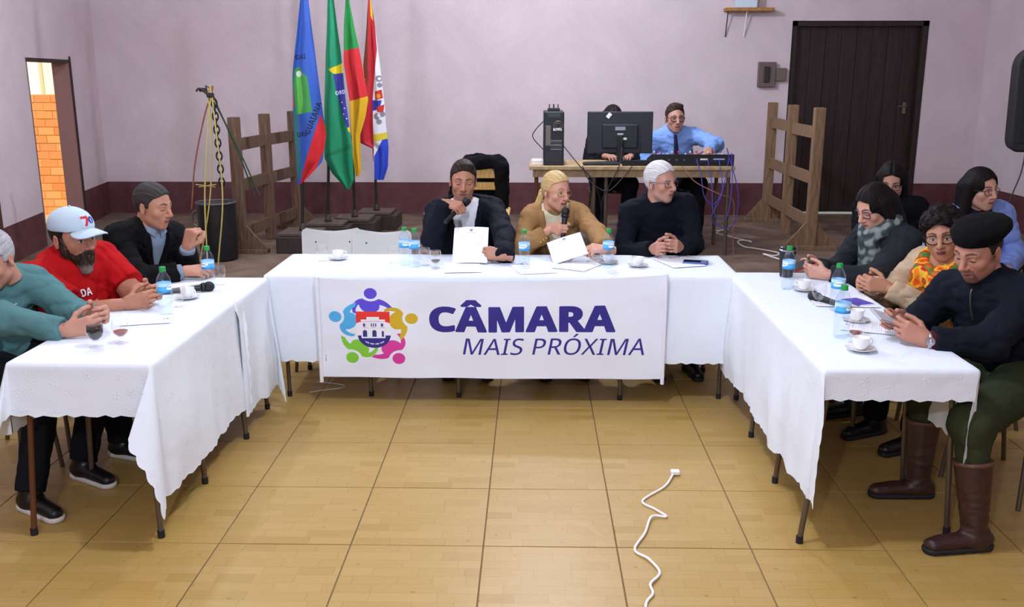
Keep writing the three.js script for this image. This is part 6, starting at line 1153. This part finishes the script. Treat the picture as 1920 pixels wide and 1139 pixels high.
// 10 woman with orange scarf
{
  const cl = clasp([1.665, 0.795, -4.6], [-0.97, 0, 0.15]);
  person({ label: 'woman with round glasses, beige coat and orange patterned scarf, hands folded', head: [2.0, 1.055, -4.55], hy: -30, hp: 10, hr: 10, hs: 1.0, nk: 0.145, hip: [2.2, 0.545, -4.68], yaw: -62, sw: 0.175, g: 1.12, chest: 1.1, arm: 1.1, ...cl, hand: 0.95,
    face: { skin: 0xbd8668, hair: 0x0d0908, streak: 0x1c1411, brow: 0x1c120e, style: 'curly', female: true, lip: 0x8c4c44, eyes: 'open', w: 1.04 },
    wear: [{ kind: 'top', name: 'coat', mat: mk(0xc3ab8c, 0.9), e: 0.022, v: { w: 0.1, l: 0.7 }, wr: 0.006 }, { kind: 'glasses', mat: std(0x241712, 0.35), r: 0.028, t: 0.0028 },
      { kind: 'world', name: 'scarf', mat: mTint, geo: (c) => { const N = c.N, P = []; for (let i = 0; i < 12; i++) { const a = i / 12 * 6.283, b = (i + 1) / 12 * 6.283, q = (t) => N.clone().addScaledVector(c.L, Math.sin(t) * 0.1).addScaledVector(c.F, Math.cos(t) * 0.095 + 0.018).addScaledVector(c.U, 0.02 - 0.025 * Math.cos(t)); P.push(cap_(q(a), q(b), 0.034, 0.034, { k: 0.02 })); } P.push(cap_(c.T(0.95, 0.13, 0.05), c.T(0.35, 0.22, 0.075), 0.055, 0.07, { k: 0.03 }), cap_(c.T(0.95, 0.13, -0.05), c.T(0.4, 0.22, -0.065), 0.055, 0.065, { k: 0.03 })); const K = [C(0xd9481c), C(0xe07a22), C(0xe6b838), C(0xc8281e), C(0x4c8038), C(0xe05a24)], t = new THREE.Color(); return meshField(P, 0.006, (x, y, z, f) => f + 0.01 * noise(x * 32, y * 20, z * 32) + 0.004 * noise(x * 70, y * 40, z * 70), (x, y, z) => t.copy(K[Math.floor(clamp((noise(x * 20, y * 20, z * 20) * 0.9 + 0.5) * 6, 0, 5.99))])); } },
      { kind: 'local', name: 'earring', geo: [new THREE.SphereGeometry(0.006, 10, 8).translate(0.084, -0.045, -0.004), new THREE.SphereGeometry(0.006, 10, 8).translate(-0.084, -0.045, -0.004)], mat: M.chrome }, { kind: 'pants', mat: mDarkTrousers }, { kind: 'shoes', mat: mBlackShoe }] });
  seatFor('the woman with the orange scarf', 2.23, -4.7, R(-62));
}
// 11 man in black beret
{
  const nv = mk(0x121721, 0.9), ph = thing('phone', 'silver smartphone held by the man in the black beret', 'phone', [1.455, 0.835, -3.755]);
  ph.rotation.set(0.5, 0.35, -0.55); obj('case', bx(0.14, 0.009, 0.072, 0, 0, 0, 0.004), std(0xb9bcc4, 0.3, { metalness: 0.4 }), ph); obj('screen', bx(0.132, 0.002, 0.066, 0, 0.0046, 0, 0.0009), phys(0xcdd3dc, 0.1), ph);
  const beret = meshField([ellip([0, 0.082, -0.035], [0.108, 0.045, 0.125], { rx: -0.12, k: 0.03 }), ellip([0, 0.055, -0.015], [0.086, 0.04, 0.106], { k: 0.03, rx: -0.1 })], 0.0045, (x, y, z, f) => Math.max(f + 0.003 * noise(x * 30, y * 30, z * 30), 0.035 + (z > 0 ? z * 0.22 : z * 0.35) - y));
  person({ label: 'man in a black beret and navy sweater with boots, looking at his phone', head: [1.845, 1.105, -3.85], hy: -60, hp: 24, hr: -2, hs: 1.03, hip: [2.12, 0.545, -3.96], yaw: -62, sw: 0.195, g: 1.18, chest: 1.18, arm: 1.2, nk: 0.15, drop: 0.045, neckBack: 0.08,
    L: { at: [1.515, 0.81, -3.715], f: [-0.85, 0.35, -0.2], b: [0.25, -0.1, 0.95], pose: 'hold', anchor: 'hold' }, R: { at: [1.5, 0.815, -3.815], f: [-0.85, 0.35, 0.2], b: [0.1, 0.1, -0.98], pose: 'hold', anchor: 'hold' },
    face: { skin: 0xb87f68, hair: 0x201815, streak: 0x3a302c, brow: 0x1e1613, style: 'short', th: 0.006, beard: 0x2b201b, goatee: true, beardAmt: 0.7, eyes: 'down' },
    legs: [{ kw: [1.70, 0.5, -3.43], aw: [1.735, 0.085, -3.37], fd: [-0.97, 0, 0.2] }, { kw: [1.7, 0.5, -3.86], aw: [1.7, 0.085, -3.84], fd: [-0.98, 0, 0.05] }],
    wear: [{ kind: 'top', name: 'sweater', mat: nv, e: 0.022, collar: 0.05, cr: 0.006, wr: 0.006, sleeve: -0.02, cuff: mk(0x5c1820) }, { kind: 'strip', name: 'zipper', w0: 0.006, w1: 0.006, b0: 0.03, b1: -0.1, off: 0.012, mat: M.steel }, { kind: 'local', name: 'beret', geo: [beret], mat: cloth(0x0a0a0b, 0.95) },
      { kind: 'world', name: 'wristwatch', mat: M.chrome, geo: (c) => { const a = c.arms[0], fw = a.w.clone().sub(a.E).normalize(), q = new THREE.Quaternion().setFromUnitVectors(V(0, 0, 1), fw), g = new THREE.TorusGeometry(0.031, 0.006, 8, 30).scale(1, 1, 1.8).applyQuaternion(q), d = new THREE.CylinderGeometry(0.018, 0.018, 0.01, 20); const n = a.Z.clone(); d.applyQuaternion(new THREE.Quaternion().setFromUnitVectors(V(0, 1, 0), n)); d.translate(n.x * 0.03, n.y * 0.03, n.z * 0.03); const p = a.w.clone().addScaledVector(fw, -0.004); return [g, d].map((x) => x.translate(p.x, p.y, p.z)); } },
      { kind: 'pants', mat: mk(0x333a24, 0.9), cut: -0.2, e: 0.024 }, { kind: 'shoes', mat: std(0x38201a, 0.42, { bumpMap: rep(bumpFine, 8), bumpScale: 0.001 }), boot: 0.27, rim: std(0x5a3a2c, 0.5) }] });
  seatFor('the man in the black beret', 2.16, -3.97, R(-62));
}
// 12 and 13 onlookers behind the right table
{
  person({ label: 'woman in black half hidden behind the dark-haired woman at the right table', head: [2.26, 1.155, -5.95], hy: -22, hp: 18, hs: 0.96, hip: [2.36, 0.545, -6.1], yaw: -20, sw: 0.165, neckR: 0.048, hand: 0.92, L: lap(2.42, 0.68, -5.78, [-0.8, 0, 0.5], [0, 1, 0]), R: lap(2.2, 0.68, -5.74, [0.8, 0, 0.5], [0, 1, 0]),
    face: { skin: 0xbd8c76, hair: 0x0d0a0a, streak: 0x1c1614, brow: 0x15100e, style: 'long', len: 0.16, female: true, eyes: 'open' }, wear: [{ kind: 'top', name: 'sweater', mat: mk(0x0e0e11), e: 0.018, collar: 0.03 }, { kind: 'glasses', mat: std(0x2a2422, 0.4), r: 0.023 }, { kind: 'pants', mat: mDarkTrousers }, { kind: 'shoes', mat: mBlackShoe }] });
  seatFor('the half hidden woman in black', 2.37, -6.13, R(-20));
  person({ label: 'woman with black hair, glasses and light blue jacket seated at the right', head: [2.667, 1.15, -5.62], hy: 22, hp: 4, hr: 4, hs: 0.98, hip: [2.72, 0.545, -5.82], yaw: 2, sw: 0.18, neckR: 0.05, hand: 0.92, L: lap(2.82, 0.68, -5.5, [-0.8, 0, 0.5], [0, 1, 0]), R: lap(2.56, 0.68, -5.48, [0.8, 0, 0.5], [0, 1, 0]),
    face: { skin: 0xc79680, hair: 0x0b0909, streak: 0x191412, brow: 0x15100e, style: 'long', len: 0.15, fwd: -0.02, female: true, eyes: 'open', lip: 0xab625a, gaze: 1 }, wear: [{ kind: 'top', name: 'dark_shirt', mat: mk(0x1a2030), e: 0.008, collar: 0.02, sleeve: -0.06 }, { kind: 'top', name: 'jacket', mat: mk(0x7f98d8, 0.8), e: 0.022, v: { w: 0.08, l: 0.5 }, lapel: true, wr: 0.006 }, { kind: 'glasses', mat: std(0x3a2a26, 0.4), r: 0.024, t: 0.0018 }, { kind: 'pants', mat: mDarkTrousers }, { kind: 'shoes', mat: mBlackShoe }] });
  seatFor('the woman in the light blue jacket', 2.72, -5.85, 0.03);
}
{ // black coat over the wooden chair on the stage
  const g = meshField([cap_([-0.5, 1.15, -7.18], [-0.26, 1.17, -7.18], 0.05, 0.055, { k: 0.04 }), cap_([-0.24, 1.13, -7.14], [-0.23, 0.86, -7.14], 0.06, 0.05, { k: 0.04 }), cap_([-0.58, 1.1, -7.17], [-0.6, 0.86, -7.16], 0.04, 0.05, { k: 0.04 }), ellip([-0.42, 1.03, -7.25], [0.2, 0.2, 0.04], { k: 0.04 })], 0.008, (x, y, z, f) => f + 0.012 * noise(x * 16, y * 14, z * 16) + 0.006 * noise(x * 34, y * 30, z * 34));
  tag(obj('black_coat', g, mk(0x08080a, 0.9)), 'black coat hanging over the wooden chair on the stage', 'coat');
}
for (const [x, z, r, l] of [[-1.12, -9.86, 0.03, 'left white paper scrap on the stage floor by the back wall'], [-1.0, -9.8, 0.024, 'right white paper scrap on the stage floor by the back wall'], [-1.62, -9.9, 0.03, 'white paper scrap behind the flag bases'], [0.36, -9.4, 0.026, 'white paper scrap under the desk']]) {
  const g = new THREE.IcosahedronGeometry(r, 3), p = g.attributes.position; for (let i = 0; i < p.count; i++) { const k = 1 + 0.5 * noise(p.getX(i) * 60 + x * 9, p.getY(i) * 60, p.getZ(i) * 60); p.setXYZ(i, p.getX(i) * k * 1.3, p.getY(i) * k * 0.7, p.getZ(i) * k); } g.computeVertexNormals();
  tag(obj('paper_scrap', g, M.paper), l, 'paper').position.set(x, STAGE + r * 0.6, z);
}
scene.traverse((o) => { if (o.isMesh) lit(o); });
renderer.render(scene, camera);
